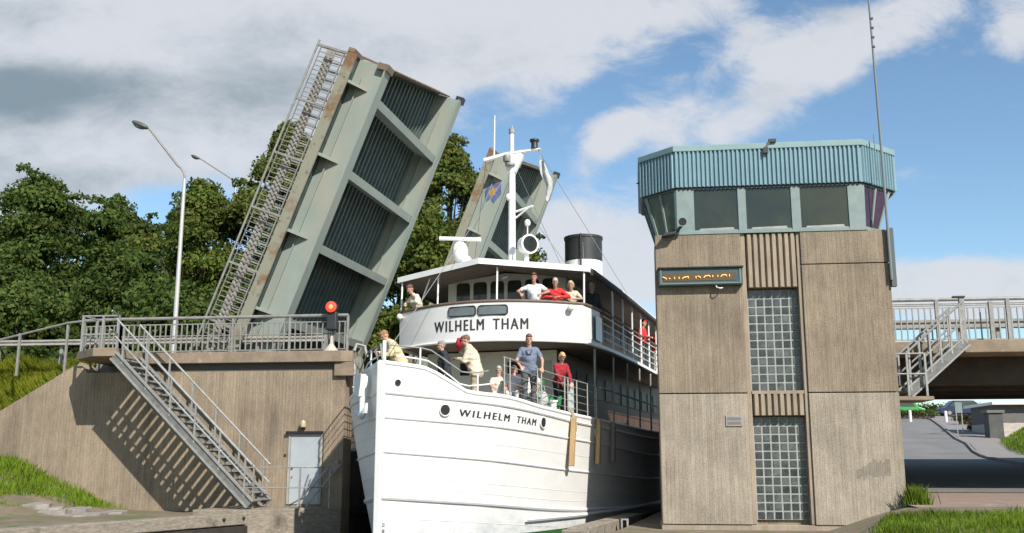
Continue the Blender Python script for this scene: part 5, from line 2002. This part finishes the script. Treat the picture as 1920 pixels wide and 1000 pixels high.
def remesh(mb, name, voxel, m, parent=None, smooth_it=4, folds=0.0):
    me = mb.mesh(name)
    o = bpy.data.objects.new(name, me)
    COL.objects.link(o)
    r_ = o.modifiers.new('r', 'REMESH')
    r_.mode = 'VOXEL'
    r_.voxel_size = voxel
    r_.use_smooth_shade = True
    s_ = o.modifiers.new('s', 'SMOOTH')
    s_.factor = .5
    s_.iterations = smooth_it
    dg = bpy.context.evaluated_depsgraph_get()
    me2 = bpy.data.meshes.new_from_object(o.evaluated_get(dg))
    me2.name = name
    bpy.data.objects.remove(o)
    bpy.data.meshes.remove(me)
    o = bpy.data.objects.new(name, me2)
    COL.objects.link(o)
    if folds:
        k = len(me2.vertices)
        co = np.empty(k * 3, dtype=np.float32)
        no = np.empty(k * 3, dtype=np.float32)
        me2.vertices.foreach_get('co', co)
        me2.vertices.foreach_get('normal', no)
        co = co.reshape(-1, 3)
        no = no.reshape(-1, 3)
        ph = RNG.uniform(0, 6, 4)
        q = co[:, 0] * 9 + np.sin(co[:, 2] * 7 + ph[0]) * 1.6 + co[:, 2] * 16
        w_ = np.sin(q * 2.1 + ph[1]) * .55 + np.sin(co[:, 2] * 46 + np.sin(co[:, 0] * 17 + ph[2]) * 1.8 + co[:, 1] * 14) * .45
        co = co + no * (w_ * folds)[:, None]
        me2.vertices.foreach_set('co', co.ravel())
        me2.update()
    me2.materials.clear()
    me2.materials.append(m)
    me2.shade_smooth()
    if parent is not None:
        o.parent = parent
    return o


def cloth(name, c, rough=.85):
    d = tuple(x * .82 for x in c)
    return mat('cloth_' + name, c, d, 14, (1, 1, 1), rough, .25, 26)


def ik(s, t, l1, l2, hint):
    s = Vector(s)
    t = Vector(t)
    d = t - s
    L_ = min(d.length, (l1 + l2) * .985)
    d.normalize()
    t = s + d * L_
    a = (l1 * l1 - l2 * l2 + L_ * L_) / (2 * L_)
    h_ = math.sqrt(max(0, l1 * l1 - a * a))
    hv = Vector(hint)
    hv = hv - d * hv.dot(d)
    hv.normalize()
    return s + d * a + hv * h_, t


def person(label, loc, rot, H=1.74, lean=0, hands=None, hints=((-.6, .6, -.5), (.6, .6, -.5)), nod=10, turn=0, sit=None,
           top=('white', (.75, .75, .76)), bottom=('grey', (.12, .12, .13)), skin=(.50, .30, .215), hair=(.10, .06, .04), hairlen=0,
           long_sleeve=False, jacket=0.0, female=False, extra=None, bald=False, group='people aboard the ship'):
    """figure faces local -y; x to the right as the viewer sees a figure that faces them"""
    t = thing('person', label, 'person', loc, (0, 0, rot), group, True)
    k = H / 1.74
    msk = mat('skin_%d' % int(skin[0] * 1000), skin, tuple(x * .85 for x in skin), 12, rough=.55)
    hz = .92 if sit is None else sit
    ca, sa = math.cos(R(lean)), math.sin(R(lean))

    def U(x, y, dz):
        return Vector((x, y * ca - dz * sa, hz + dz * ca + y * sa))
    B, T, L_ = MB(), MB(), MB()
    sh = .185 if not female else .165
    # torso
    for mb_, e in ((B, -.012), (T, .012 + jacket)):
        mb_.cap(U(-.07, 0, .02), U(.07, 0, .02), .125 + e, .125 + e, 14)
        mb_.cap(U(0, 0, .06), U(0, -.005, .30), .130 + e, .150 + e, 16)
        mb_.cap(U(-.075, 0, .22), U(-.09, .0, .40), .105 + e, .100 + e, 14)
        mb_.cap(U(.075, 0, .22), U(.09, .0, .40), .105 + e, .100 + e, 14)
        mb_.cap(U(-sh + .03, .0, .455), U(sh - .03, .0, .455), .070 + e, .070 + e, 12)
    if jacket:
        T.cap(U(-.08, 0, -.1), U(.08, 0, -.1), .14 + jacket * .7, .14 + jacket * .7, 14)
        T.cap(U(0, .02, -.1), U(0, 0, .1), .15 + jacket * .6, .15 + jacket * .6, 14)
    B.cap(U(0, 0, .47), U(0, -.03, .60), .060, .052, 12)
    T.cap(U(0, .01, .47), U(0, 0, .52), .075 + jacket, .066 + jacket, 12)
    # head
    hc = U(0, -.035, .715)
    rot_h = Euler((R(lean * .35 + nod), 0, R(turn))).to_matrix()

    def Hd(x, y, z):
        return hc + rot_h @ Vector((x, y, z))
    B.ell(Hd(0, .012, .02), (.078, .098, .105), 16, 12, rot_h)
    B.ell(Hd(0, -.02, -.045), (.062, .072, .085), 14, 10, rot_h)
    B.cap(Hd(0, -.088, .01), Hd(0, -.108, -.025), .010, .015, 8)
    B.cap(Hd(-.04, -.082, .032), Hd(.04, -.082, .032), .012, .012, 8)
    B.ell(Hd(0, -.078, -.095), (.026, .02, .02), 8, 6, rot_h)
    for s_ in (-1, 1):
        B.ell(Hd(.078 * s_, .012, -.01), (.012, .022, .034), 8, 6, rot_h)
    B.cap(U(0, -.03, .58), hc + Vector((0, 0, -.05)), .052, .055, 10)
    # arms
    if hands is None:
        hands = ((-.27, -.05, hz - .12), (.27, -.05, hz - .12))
    for i, s_ in enumerate((-1, 1)):
        S_ = U(s_ * sh, 0, .455)
        el, wr = ik(S_, hands[i], .285, .255, hints[i])
        B.cap(S_, el, .048, .040, 10)
        B.cap(el, wr, .040, .027, 10)
        T.cap(S_, S_.lerp(el, 1.0 if long_sleeve else .62), .064 + jacket * .5, .058 + jacket * .5, 10)
        if long_sleeve:
            T.cap(el, el.lerp(wr, .9), .056 + jacket * .5, .040 + jacket * .4, 10)
        d_ = (wr - el).normalized()
        sd_ = Vector((1, 0, 0)) - d_ * d_.x
        if sd_.length < .2:
            sd_ = Vector((0, 1, 0)) - d_ * d_.y
        sd_.normalize()
        nr_ = d_.cross(sd_).normalized()
        if nr_.z > 0:
            nr_ = -nr_
        # palm, fingers and thumb, curled downwards
        pm = wr + d_ * .085
        for q in (-.025, 0, .025):
            B.cap(wr + sd_ * q * .6 + d_ * .01, pm + sd_ * q, .016, .015, 8)
        for q, (o_, ln) in enumerate(((-.033, .062), (-.011, .075), (.011, .07), (.033, .052))):
            a_ = pm + sd_ * o_
            b_ = a_ + d_ * ln * .55 + nr_ * ln * .25
            c_ = b_ + d_ * ln * .2 + nr_ * ln * .45
            B.cap(a_, b_, .0105, .0095, 8)
            B.cap(b_, c_, .0095, .0085, 8)
        a_ = wr + d_ * .03 - sd_ * s_ * .028
        b_ = a_ - sd_ * s_ * .032 + d_ * .035
        B.cap(a_, b_, .013, .011, 8)
        B.cap(b_, b_ + d_ * .03 + nr_ * .012, .011, .009, 8)
    # legs
    SH = MB()
    for s_ in (-1, 1):
        hp = Vector((s_ * .095, 0, hz - .02))
        if sit is None:
            kn = Vector((s_ * .10, -.01, hz * .52))
            an = Vector((s_ * .11, .02, .085))
        else:
            kn = Vector((s_ * .13, -.44, hz + .03))
            an = Vector((s_ * .14, -.40, hz - .40))
        B.cap(hp, kn, .080, .052, 12)
        B.cap(kn, an, .050, .034, 12)
        L_.cap(hp, kn, .100, .072, 12)
        L_.cap(kn, kn.lerp(an, .92), .070, .060, 12)
        L_.cap(Vector((0, 0, hz + .05)), hp, .135, .105, 14)
        SH.cap(an + Vector((0, .03, -.04)), an + Vector((0, -.13, -.05)), .045, .038, 10)
        B.cap(an, an + Vector((0, -.08, -.04)), .035, .03, 8)
    body = remesh(B, 'body', .0075, msk, t, 3)
    remesh(T, 'top_clothing', .011, cloth(*top), t, 5, .0075)
    remesh(L_, 'trousers', .012, cloth(*bottom), t, 5, .0065)
    remesh(SH, 'shoes', .011, mat('shoe_dark', (0.03, 0.028, 0.026)), t, 3)
    hm = mat('hair_%d_%d' % (int(hair[0] * 100), int(hair[2] * 100)), hair, tuple(x * .6 for x in hair), 40, (1, 1, .3), .6, .4, 50)
    HR = MB()
    if not bald:
        HR.ell(Hd(0, .028, .045), (.086, .098, .098), 14, 10, rot_h)
        HR.ell(Hd(0, -.02, .085), (.07, .085, .05), 12, 8, rot_h)
        if hairlen:
            HR.ell(Hd(0, .05, -.03), (.092, .075, .10 + hairlen), 14, 10, rot_h)
            for s_ in (-1, 1):
                HR.cap(Hd(s_ * .075, .01, .04), Hd(s_ * .082, .02, -.06), .03, .025, 8)
    else:
        HR.ell(Hd(0, .05, .0), (.083, .075, .06), 14, 10, rot_h)
    remesh(HR, 'hair', .009, hm, t, 2)
    for s_ in (-1, 1):
        e = MB().ell(Hd(s_ * .031, -.085, .012), (.011, .008, .008), 8, 6, rot_h)
        o = part('eye', e, M_dark, t, 60)
    o = part('mouth', MB().ell(Hd(0, -.089, -.062), (.022, .006, .006), 8, 6, rot_h), mat('lips', (0.34, 0.13, 0.11)), t, 60)
    if extra:
        extra(t, U, Hd, rot_h, hc)
    t.scale = (k, k, k)
    return t


SHIPROT = -TH
WHT = ('white_polo', (.74, .74, .77))
CREAM = ('cream_jacket', (.62, .52, .30))
CREAM2 = ('cream_blouse', (.66, .58, .44))
RED = ('red_shirt', (.62, .03, .035))
NAVY = ('dark_jacket', (.025, .03, .036))
BLUE = ('greyblue_tee', (.16, .19, .27))
DRED = ('dark_red_top', (.33, .018, .03))
BLK = ('black_trousers', (.018, .018, .02))
KHK = ('khaki_trousers', (.36, .31, .23))
GRY = ('grey_trousers', (.10, .10, .105))
PINKW = ('pale_pink_shirt', (.68, .58, .54))


def aboard(label, v, u, z, face, **kw):
    p = sw(v, u, z)
    return person(label, tuple(p), SHIPROT + R(face), **kw)


# bow: man in cream waistcoat leaning over
aboard('person in cream jacket and grey shirt leaning over the bow rail', -.35, 1.75, 3.62, -55, H=1.74, lean=30, nod=30,
       hands=((-.12, -.50, 1.12), (.14, -.48, 1.02)), top=CREAM, bottom=('brown_trousers', (.14, .11, .09)), hair=(.32, .17, .08), skin=(.55, .29, .2), long_sleeve=True, jacket=.02)
# dark jacket, grey hair
aboard('person in dark jacket with cropped grey hair beside the varnished hatch', .22, 3.3, 3.50, -60, H=1.66, lean=6, nod=4,
       top=NAVY, bottom=BLK, hair=(.30, .27, .24), long_sleeve=True, jacket=.02)


def red_hat(t, U, Hd, rh, hc):
    mb = MB().lathe([(.03, .06), (.11, .05), (.13, .0), (.21, -.03), (.215, -.02), (.14, .03), (.12, .09), (.04, .1)], (0, 0, 0), 20)
    rot = Euler((R(75), R(-15), R(20))).to_matrix()
    c = Hd(-.17, -.16, -.02)
    mb.v = [tuple(rot @ Vector(p) + c) for p in mb.v]
    part('hat', mb, mat('red_hat', (0.42, 0.015, 0.03), rough=.7), t, 40)


aboard('person in bulky cream jacket holding a red hat before the face', .86, 3.75, 3.49, -75, H=1.88, lean=16, nod=6,
       hands=((-.16, -.28, 1.52), (.05, -.42, 1.15)), hints=((-.6, .2, -.8), (.5, .3, -.8)), top=CREAM2, bottom=KHK, hair=(.20, .10, .06), long_sleeve=True, jacket=.035, extra=red_hat)


def camera_strap(t, U, Hd, rh, hc):
    part('neck_strap', MB().tube([U(-.07, -.13, .46), U(-.03, -.17, .36), U(.03, -.17, .36), U(.07, -.13, .46)], .014, 6), M_black, t)


aboard('person in grey blue T-shirt standing with hands on the foredeck rail', 2.16, 4.3, 3.44, 18, H=1.93, lean=4, nod=6,
       hands=((-.2, -.30, .98), (.30, -.30, .95)), hints=((-.8, .6, -.2), (.8, .6, -.2)), top=BLUE, bottom=GRY, hair=(.19, .095, .06), skin=(.53, .28, .2), extra=camera_strap)
aboard('blonde person in dark red top and black trousers looking down over the rail', 2.50, 6.0, 3.37, 35, H=1.70, lean=18, nod=32,
       hands=((-.05, -.38, .86), (.24, -.34, .80)), top=DRED, bottom=BLK, hair=(.62, .42, .17), hairlen=.02, female=True, long_sleeve=True)
# seated passengers behind the rail
aboard('seated person in pale pink top reclining behind the foredeck rail', 1.58, 4.75, 3.43, 15, H=1.74, sit=.42, lean=-22, nod=8,
       hands=((-.2, -.3, .62), (.2, -.3, .62)), top=PINKW, bottom=('white_trousers', (.66, .65, .62)), hair=(.26, .15, .10), skin=(.52, .25, .19), female=True, hairlen=.01)
aboard('seated person in pale hat and cream top at the left of the reclining pair', 1.14, 4.85, 3.43, 20, H=1.72, sit=.42, lean=-18, nod=12,
       hands=((-.18, -.32, .6), (.2, -.3, .6)), top=('ivory_top', (.62, .57, .46)), bottom=('white_trousers', (.66, .65, .62)), hair=(.6, .56, .45), skin=(.5, .25, .18))
aboard('seated person in white trousers reclining next to the pink clad passenger', 1.98, 4.95, 3.43, 12, H=1.78, sit=.42, lean=-26, nod=10,
       hands=((-.16, -.34, .6), (.24, -.3, .6)), top=('white_blouse', (.70, .68, .66)), bottom=('white_trousers', (.66, .65, .62)), hair=(.16, .09, .06), skin=(.5, .25, .18))
# upper deck
aboard('person in white polo shirt leaning on the upper deck rail', 1.52, 6.92, 5.60, 8, H=1.90, lean=8, nod=8,
       hands=((-.32, -.36, 1.16), (.24, -.34, 1.14)), hints=((-.9, .4, .0), (.9, .4, .0)), top=WHT, bottom=GRY, hair=(.13, .045, .03), skin=(.46, .24, .175))
aboard('grey haired person in bright red shirt leaning on the upper deck rail', 2.10, 7.12, 5.60, 14, H=1.76, lean=20, nod=22,
       hands=((-.12, -.34, 1.16), (.14, -.34, 1.16)), hints=((-.9, .2, -.1), (.9, .2, -.1)), top=RED, bottom=GRY, hair=(.52, .46, .36), skin=(.5, .28, .21), long_sleeve=True)
aboard('white haired person in cream blouse at the right end of the rail', 2.53, 7.32, 5.60, 8, H=1.68, lean=16, nod=14,
       hands=((-.14, -.32, 1.16), (.10, -.34, 1.16)), hints=((-.9, .2, -.1), (.9, .2, -.1)), top=CREAM2, bottom=GRY, hair=(.56, .46, .28), female=True, hairlen=.01, skin=(.48, .28, .21))
aboard('dark clad person with grey hair standing in the shade under the canopy', 2.80, 8.6, 5.60, 30, H=1.84, lean=4, nod=10,
       top=NAVY, bottom=BLK, hair=(.42, .38, .30), long_sleeve=True, skin=(.42, .26, .2))
aboard('person in white and cream leaning out at the left end of the upper rail', -2.25, 7.25, 5.60, -40, H=1.87, lean=24, nod=24,
       hands=((-.14, -.40, 1.12), (.12, -.36, 1.16)), hints=((-.9, .2, -.1), (.9, .2, -.1)), top=('white_cardigan', (.70, .62, .50)), bottom=KHK, hair=(.12, .05, .035), skin=(.48, .24, .17), long_sleeve=True)
aboard('person in red jacket and red hat at the side rail, under the fourth canopy post', 3.0, 15.4, 5.485, 75, H=1.70, lean=8, nod=10,
       hands=((-.18, -.3, 1.1), (.18, -.3, 1.1)), top=RED, bottom=GRY, hair=(.55, .02, .03), long_sleeve=True)
aboard('person in red top leaning at the side rail close to the tower edge', 3.0, 18.3, 5.48, 80, H=1.66, lean=10, nod=10,
       hands=((-.18, -.3, 1.1), (.18, -.3, 1.1)), top=RED, bottom=KHK, hair=(.3, .2, .1), long_sleeve=True)

# ------------------------------------------------------------------ trees


def leaf_cloud(name, centres, radii, n, size, m, parent, off):
    centres = np.array(centres)
    radii = np.array(radii)
    w_ = radii ** 2
    idx = RNG.choice(len(centres), n, p=w_ / w_.sum())
    d = RNG.normal(size=(n, 3))
    d /= np.linalg.norm(d, axis=1)[:, None]
    d[:, 2] = np.where(d[:, 2] < -.35, -d[:, 2] * .6, d[:, 2])
    rr = radii[idx] * RNG.uniform(.55, 1.08, n)
    sq = np.array([1, 1, .78])
    P_ = centres[idx] + d * rr[:, None] * sq
    nr = d + RNG.normal(size=(n, 3)) * .65
    nr /= np.linalg.norm(nr, axis=1)[:, None]
    a = np.cross(nr, RNG.normal(size=(n, 3)))
    a /= np.linalg.norm(a, axis=1)[:, None]
    b = np.cross(nr, a)
    s_ = size * RNG.uniform(.55, 1.35, n)
    a *= s_[:, None]
    b *= (s_ * RNG.uniform(.4, .75, n))[:, None]
    bend = nr * (s_ * RNG.uniform(-.25, .25, n))[:, None]
    V = np.stack([P_ - a, P_ + b + bend, P_ + a, P_ - b + bend], 1).reshape(-1, 3) - np.array(off)
    me = bpy.data.meshes.new(name)
    me.vertices.add(n * 4)
    me.vertices.foreach_set('co', V.ravel())
    me.loops.add(n * 4)
    me.loops.foreach_set('vertex_index', np.arange(n * 4, dtype=np.int32))
    me.polygons.add(n)
    me.polygons.foreach_set('loop_start', np.arange(0, n * 4, 4, dtype=np.int32))
    me.polygons.foreach_set('loop_total', np.full(n, 4, dtype=np.int32))
    me.update()
    o = bpy.data.objects.new(name, me)
    COL.objects.link(o)
    me.materials.append(m)
    if parent is not None:
        o.parent = parent
    return o


def tree(label, x, y, z0, ztop, rx, m, seed, n=12000, low=.06, size=.128, name='broadleaf_tree', group='trees behind the left approach', gaps=.3):
    rnd = random.Random(seed)
    t = thing(name, label, 'tree', (x, y, z0), group=group)
    h = ztop - z0
    mb = MB()
    mb.tube([(x, y, z0 - .3), (x + .1, y, z0 + h * .3), (x - .1, y, z0 + h * .6), (x, y, z0 + h * .85)], [.38, .3, .18, .05], 10)
    cs, rs = [], []
    k = 0
    nc = 92
    while k < nc:
        a = rnd.uniform(0, 6.283)
        f = rnd.random()
        zz = low + (1 - low) * f
        # crown profile: widest at 40 percent
        wid = math.sin(math.pi * min(1, (zz * .86 + .16))) ** .75
        r_ = rx * wid * (rnd.random() ** .45) * rnd.uniform(.75, 1.12)
        c = (x + math.cos(a) * r_, y + math.sin(a) * r_ * .85, z0 + h * zz * .93)
        cr2 = rnd.uniform(.10, .25) * rx * (1.1 - .45 * zz) + .5
        cs.append(c)
        rs.append(cr2)
        if k % 3 == 0:
            s_ = (x, y, z0 + h * min(.75, zz * .6))
            mb.tube([s_, ((s_[0] + c[0]) / 2, (s_[1] + c[1]) / 2, (s_[2] + c[2]) / 2 + .2), c], [.12, .07, .02], 6)
        k += 1
    # ragged outer sprays
    for _ in range(46):
        i_ = rnd.randrange(nc)
        d_ = Vector((cs[i_][0] - x, cs[i_][1] - y, (cs[i_][2] - z0 - h * .5) * .8))
        if d_.length < .5:
            continue
        d_.normalize()
        d_ = d_ + Vector((rnd.uniform(-.5, .5), rnd.uniform(-.5, .5), rnd.uniform(-.3, .6)))
        d_.normalize()
        e_ = rs[i_] * rnd.uniform(.85, 1.35)
        cs.append((cs[i_][0] + d_.x * e_, cs[i_][1] + d_.y * e_, min(ztop, cs[i_][2] + d_.z * e_)))
        rs.append(rnd.uniform(.3, .65))
    # leader
    cs.append((x, y, ztop - rx * .16))
    rs.append(rx * .16 + .2)
    part('trunk', mb, M_bark, t, 50)
    leaf_cloud('crown', cs, rs, int(n * 4.2), size, m, t, (x, y, z0))
    return t


tree('broad dark leafy tree at the far left edge', -42.5, 55, 3.0, 18.2, 7.0, M_leafA, 1, 14000)
tree('tall dark tree with a domed crown left of the street lamp', -35.4, 54, 3.0, 19.4, 6.4, M_leafA, 2, 16000)
tree('lower dark tree right of the domed crown', -29.8, 53, 3.0, 17.4, 5.2, M_leafA, 3, 12000)
tree('narrow dark fir tip between the domed tree and the lamp', -29.6, 60, 3.0, 19.4, 1.6, M_leafA, 4, 4000, name='fir_tree', low=.05)
tree('open yellow green tree behind the street lamp', -23.6, 51, 3.0, 17.6, 4.7, M_leafB, 5, 11000)
tree('tallest light green tree behind the raised walkway', -19.5, 53, 3.0, 21.4, 5.0, M_leafC, 6, 14000)
tree('olive green tree rising between the two raised leaves', -10.6, 56, 3.0, 21.4, 4.0, M_leafC, 7, 12000)
tree('shorter olive tree below the gap between the raised leaves', -10.6, 50, 3.0, 15.6, 3.4, M_leafB, 8, 9000)
tree('leafy tree filling the gap right of the large leaf', -7.6, 60, 3.0, 19.0, 3.6, M_leafC, 31, 10000, low=.02)
tree('bushy tree beside the rear leaf at the waterside', -9.4, 53, 3.0, 12.5, 3.2, M_leafA, 32, 9000, low=.02)
tree('dark tree low behind the steel walkway of the leaf', -18.0, 49, 3.0, 14.5, 4.6, M_leafA, 9, 11000)
tree('dark low tree filling in behind the street lamp base', -25.5, 47, 3.0, 12.6, 4.2, M_leafA, 10, 10000)
tree('dark spreading tree behind the left guard rail', -32.0, 47, 3.0, 12.8, 5.0, M_leafA, 11, 11000)
tree('mid green spreading tree behind the sloping handrail', -38.5, 47, 3.0, 13.2, 4.8, M_leafB, 12, 10000)
tree('dark tree behind the rear leaf beside the canal', -14.8, 62, 3.0, 17.0, 4.5, M_leafA, 13, 9000)
tree('dark rounded tree filling in behind the two tallest at far left', -39.0, 58, 3.0, 16.6, 6.0, M_leafA, 21, 11000, low=.02)
tree('dark rounded tree filling in behind the lower dark tree', -33.0, 58, 3.0, 15.6, 5.6, M_leafA, 22, 11000, low=.02)
tree('dark rounded tree filling in behind the street lamp', -26.5, 57, 3.0, 15.0, 5.0, M_leafA, 23, 10000, low=.02)
tree('dark bushy thicket behind the railing posts at far left', -27.5, 41, 3.0, 9.6, 3.6, M_leafA, 14, 8000, low=.02)
tree('dark bushy thicket under the street lamp pole', -20.6, 42, 3.0, 9.8, 3.6, M_leafA, 15, 8000, low=.02)
tree('green bushy thicket at the left picture edge behind the rail', -34.0, 41, 3.0, 9.4, 3.6, M_leafB, 16, 8000, low=.02)

# ------------------------------------------------------------------ street scene beyond the right bridge


def hedge(label, x0, x1, y, h, m, group='clipped hedges beyond the bridge'):
    z = hright((x0 + x1) / 2, y)
    t = thing('hedge', label, 'hedge', ((x0 + x1) / 2, y, z), group=group)
    cs, rs = [], []
    for x in np.arange(x0, x1, .5):
        cs.append((x, y, z + h * .5))
        rs.append(h * .55)
    leaf_cloud('foliage', cs, rs, int(700 * (x1 - x0) / 3), .12, m, t, ((x0 + x1) / 2, y, z))
    part('stems', MB().box(x0, x1, y - .15, y + .15, z - .1, z + h * .6), M_bark, t)


hedge('brown hedge beside the uphill road near the gate pillar', 25.3, 27.6, 82, 1.0, M_hedge)
hedge('green hedge strip below the brown hedge near the gate pillar', 23.6, 25.9, 74, .55, M_leafB)
hedge('dark hedge at the head of the uphill road beside the tower', 20.5, 26.6, 93, .95, M_leafA)
hedge('long dark hedge in the distance under the bridge girder', 23.5, 40, 108, 1.7, M_leafA)


def car(label, x, y, rot, paint, L_=4.3, hh=1.45):
    z = hright(x, y) + .04
    t = thing('parked_car', label, 'car', (x, y, z), (0, 0, rot), 'cars parked beyond the bridge', True)
    pr = [(-L_ / 2, .25), (-L_ / 2, .75), (-L_ * .36, .88), (-L_ * .2, hh), (L_ * .2, hh), (L_ * .38, .92), (L_ / 2, .72), (L_ / 2, .25)]
    b = part('body', MB().prism([(a, -.82, c) for a, c in pr], (0, 1.64, 0)), paint, t, bevel=.06)
    gl = [(-L_ * .31, .92), (-L_ * .18, hh - .1), (L_ * .18, hh - .1), (L_ * .31, .92)]
    part('side_window', MB().prism([(a, -.828, c) for a, c in gl], (0, .006, 0)), M_glass, b)
    part('side_window', MB().prism([(a, .822, c) for a, c in gl], (0, .006, 0)), M_glass, b)
    for sx in (-L_ * .31, L_ * .31):
        for sy in (-.78, .78):
            w_ = part('wheel', MB().lathe([(.31, -.1), (.31, .1)], (sx, sy, .31), 16, 'y'), M_black, t)
            part('rim', MB().lathe([(.17, -.105), (.17, .105)], (sx, sy, .31), 12, 'y'), M_gal, w_)
    return t


paint_g = mat('bright_green_paint', (0.05, 0.30, 0.07), rough=.35)
paint_d = mat('dark_blue_paint', (0.02, 0.03, 0.075), rough=.3)
paint_s = mat('silver_paint', (0.5, 0.52, 0.53), rough=.3, metal=.3)
car('bright green van like car parked beyond the bridge at upper left', 24.2, 96, R(4), paint_g, 4.6, 1.9)
car('dark blue car parked behind the hedge under the bridge', 30.2, 97, R(0), paint_d)
car('silver car partly hidden at the right of the green one', 21.2, 98, R(0), paint_s)
# bollards and a sign post
for k, (x, y) in enumerate(((23.2, 88), (25.5, 86), (25.9, 80))):
    lab = ('white bollard beside the uphill road, leftmost of three', 'white bollard in front of the dark blue car, middle of three', 'white bollard by the brown hedge, rightmost of three')[k]
    z = hright(x, y)
    t = thing('bollard', lab, 'bollard', (x, y, z), group='white bollards by the uphill road')
    part('shaft', MB().lathe([(.12, 0), (.12, .85)], (x, y, z), 10), M_white2, t)
    part('knob', MB().ell((x, y, z + .9), (.13, .13, .1)), M_white2, t)
z = hright(21.6, 70)
t = thing('sign_post', 'pale framed sign post beside the winding kerb', 'sign post', (21.6, 70, z))
part('post', MB().box(21.4, 21.46, 69.97, 70.03, z, z + 2.2).box(21.75, 21.81, 69.97, 70.03, z, z + 2.2), M_gal, t)
part('panel', MB().box(21.38, 21.83, 69.95, 69.965, z + 1.5, z + 2.2), M_mull, t)
# gate pillar and low building at right
z = hright(22, 66) - .1
t = thing('gate_pillar', 'dark concrete pillar at the corner of the low building', 'pillar', (22.5, 66.2, z))
part('shaft', MB().box(22.12, 23.0, 66, 66.9, z, z + 1.75), mat('pillar_grey', (0.11, 0.11, 0.10), (0.07, 0.07, 0.066), 2, rough=.9), t, bevel=.03)
part('cap', MB().box(22.02, 23.1, 65.9, 67.0, z + 1.75, z + 1.93), mat('pillar_cap', (0.13, 0.13, 0.115)), t, bevel=.02)
t = thing('kiosk_building', 'low building with white roof edge and pale brick wall at right', 'building', (27, 70, z))
part('wall', MB().box(23.3, 34, 68.2, 73, z, z + 1.2), mat('pale_brick', (0.55, 0.50, 0.44), (0.36, 0.31, 0.26), 3, (1, 1, 9), .9), t)
part('upper_wall', MB().box(23.3, 34, 68.25, 72.9, z + 1.2, z + 2.35), mat('grey_boarding', (0.16, 0.145, 0.14), (0.11, 0.105, 0.10), 3, (1, 1, 6), .9), t)
part('roof', MB().box(23.0, 34.5, 67.7, 73.5, z + 2.36, z + 2.55), M_white2, t, bevel=.02)
# grass mound at right
rows = []
for y in np.arange(50, 64, .5):
    row = []
    for x in np.arange(17.2, 32, .5):
        f = sstep(0, 2.5, x - float(np.interp(y, [50, 51, 55, 60, 64], [18.6, 18.6, 18.9, 20.2, 21.5]))) * sstep(0, 3.0, y - 50)
        row.append((x, y, hright(x, y) + .04 + 1.0 * f - .3 * (1 - f)))
    rows.append(row)
struct('grass_mound', MB().grid(rows), M_turf, 50)
pts = []
for _ in range(9000):
    x = random.uniform(18, 25)
    y = random.uniform(50.5, 63)
    f = sstep(0, 2.5, x - float(np.interp(y, [50, 51, 55, 60, 64], [18.6, 18.6, 18.9, 20.2, 21.5]))) * sstep(0, 3.0, y - 50)
    if f < .1:
        continue
    pts.append((x, y, hright(x, y) + .02 + 1.0 * f))
tag(blades('grass', pts, M_grass, 0.16, 0.02), 'sunlit grass on the mound below the low building', 'grass', None, 'stuff')
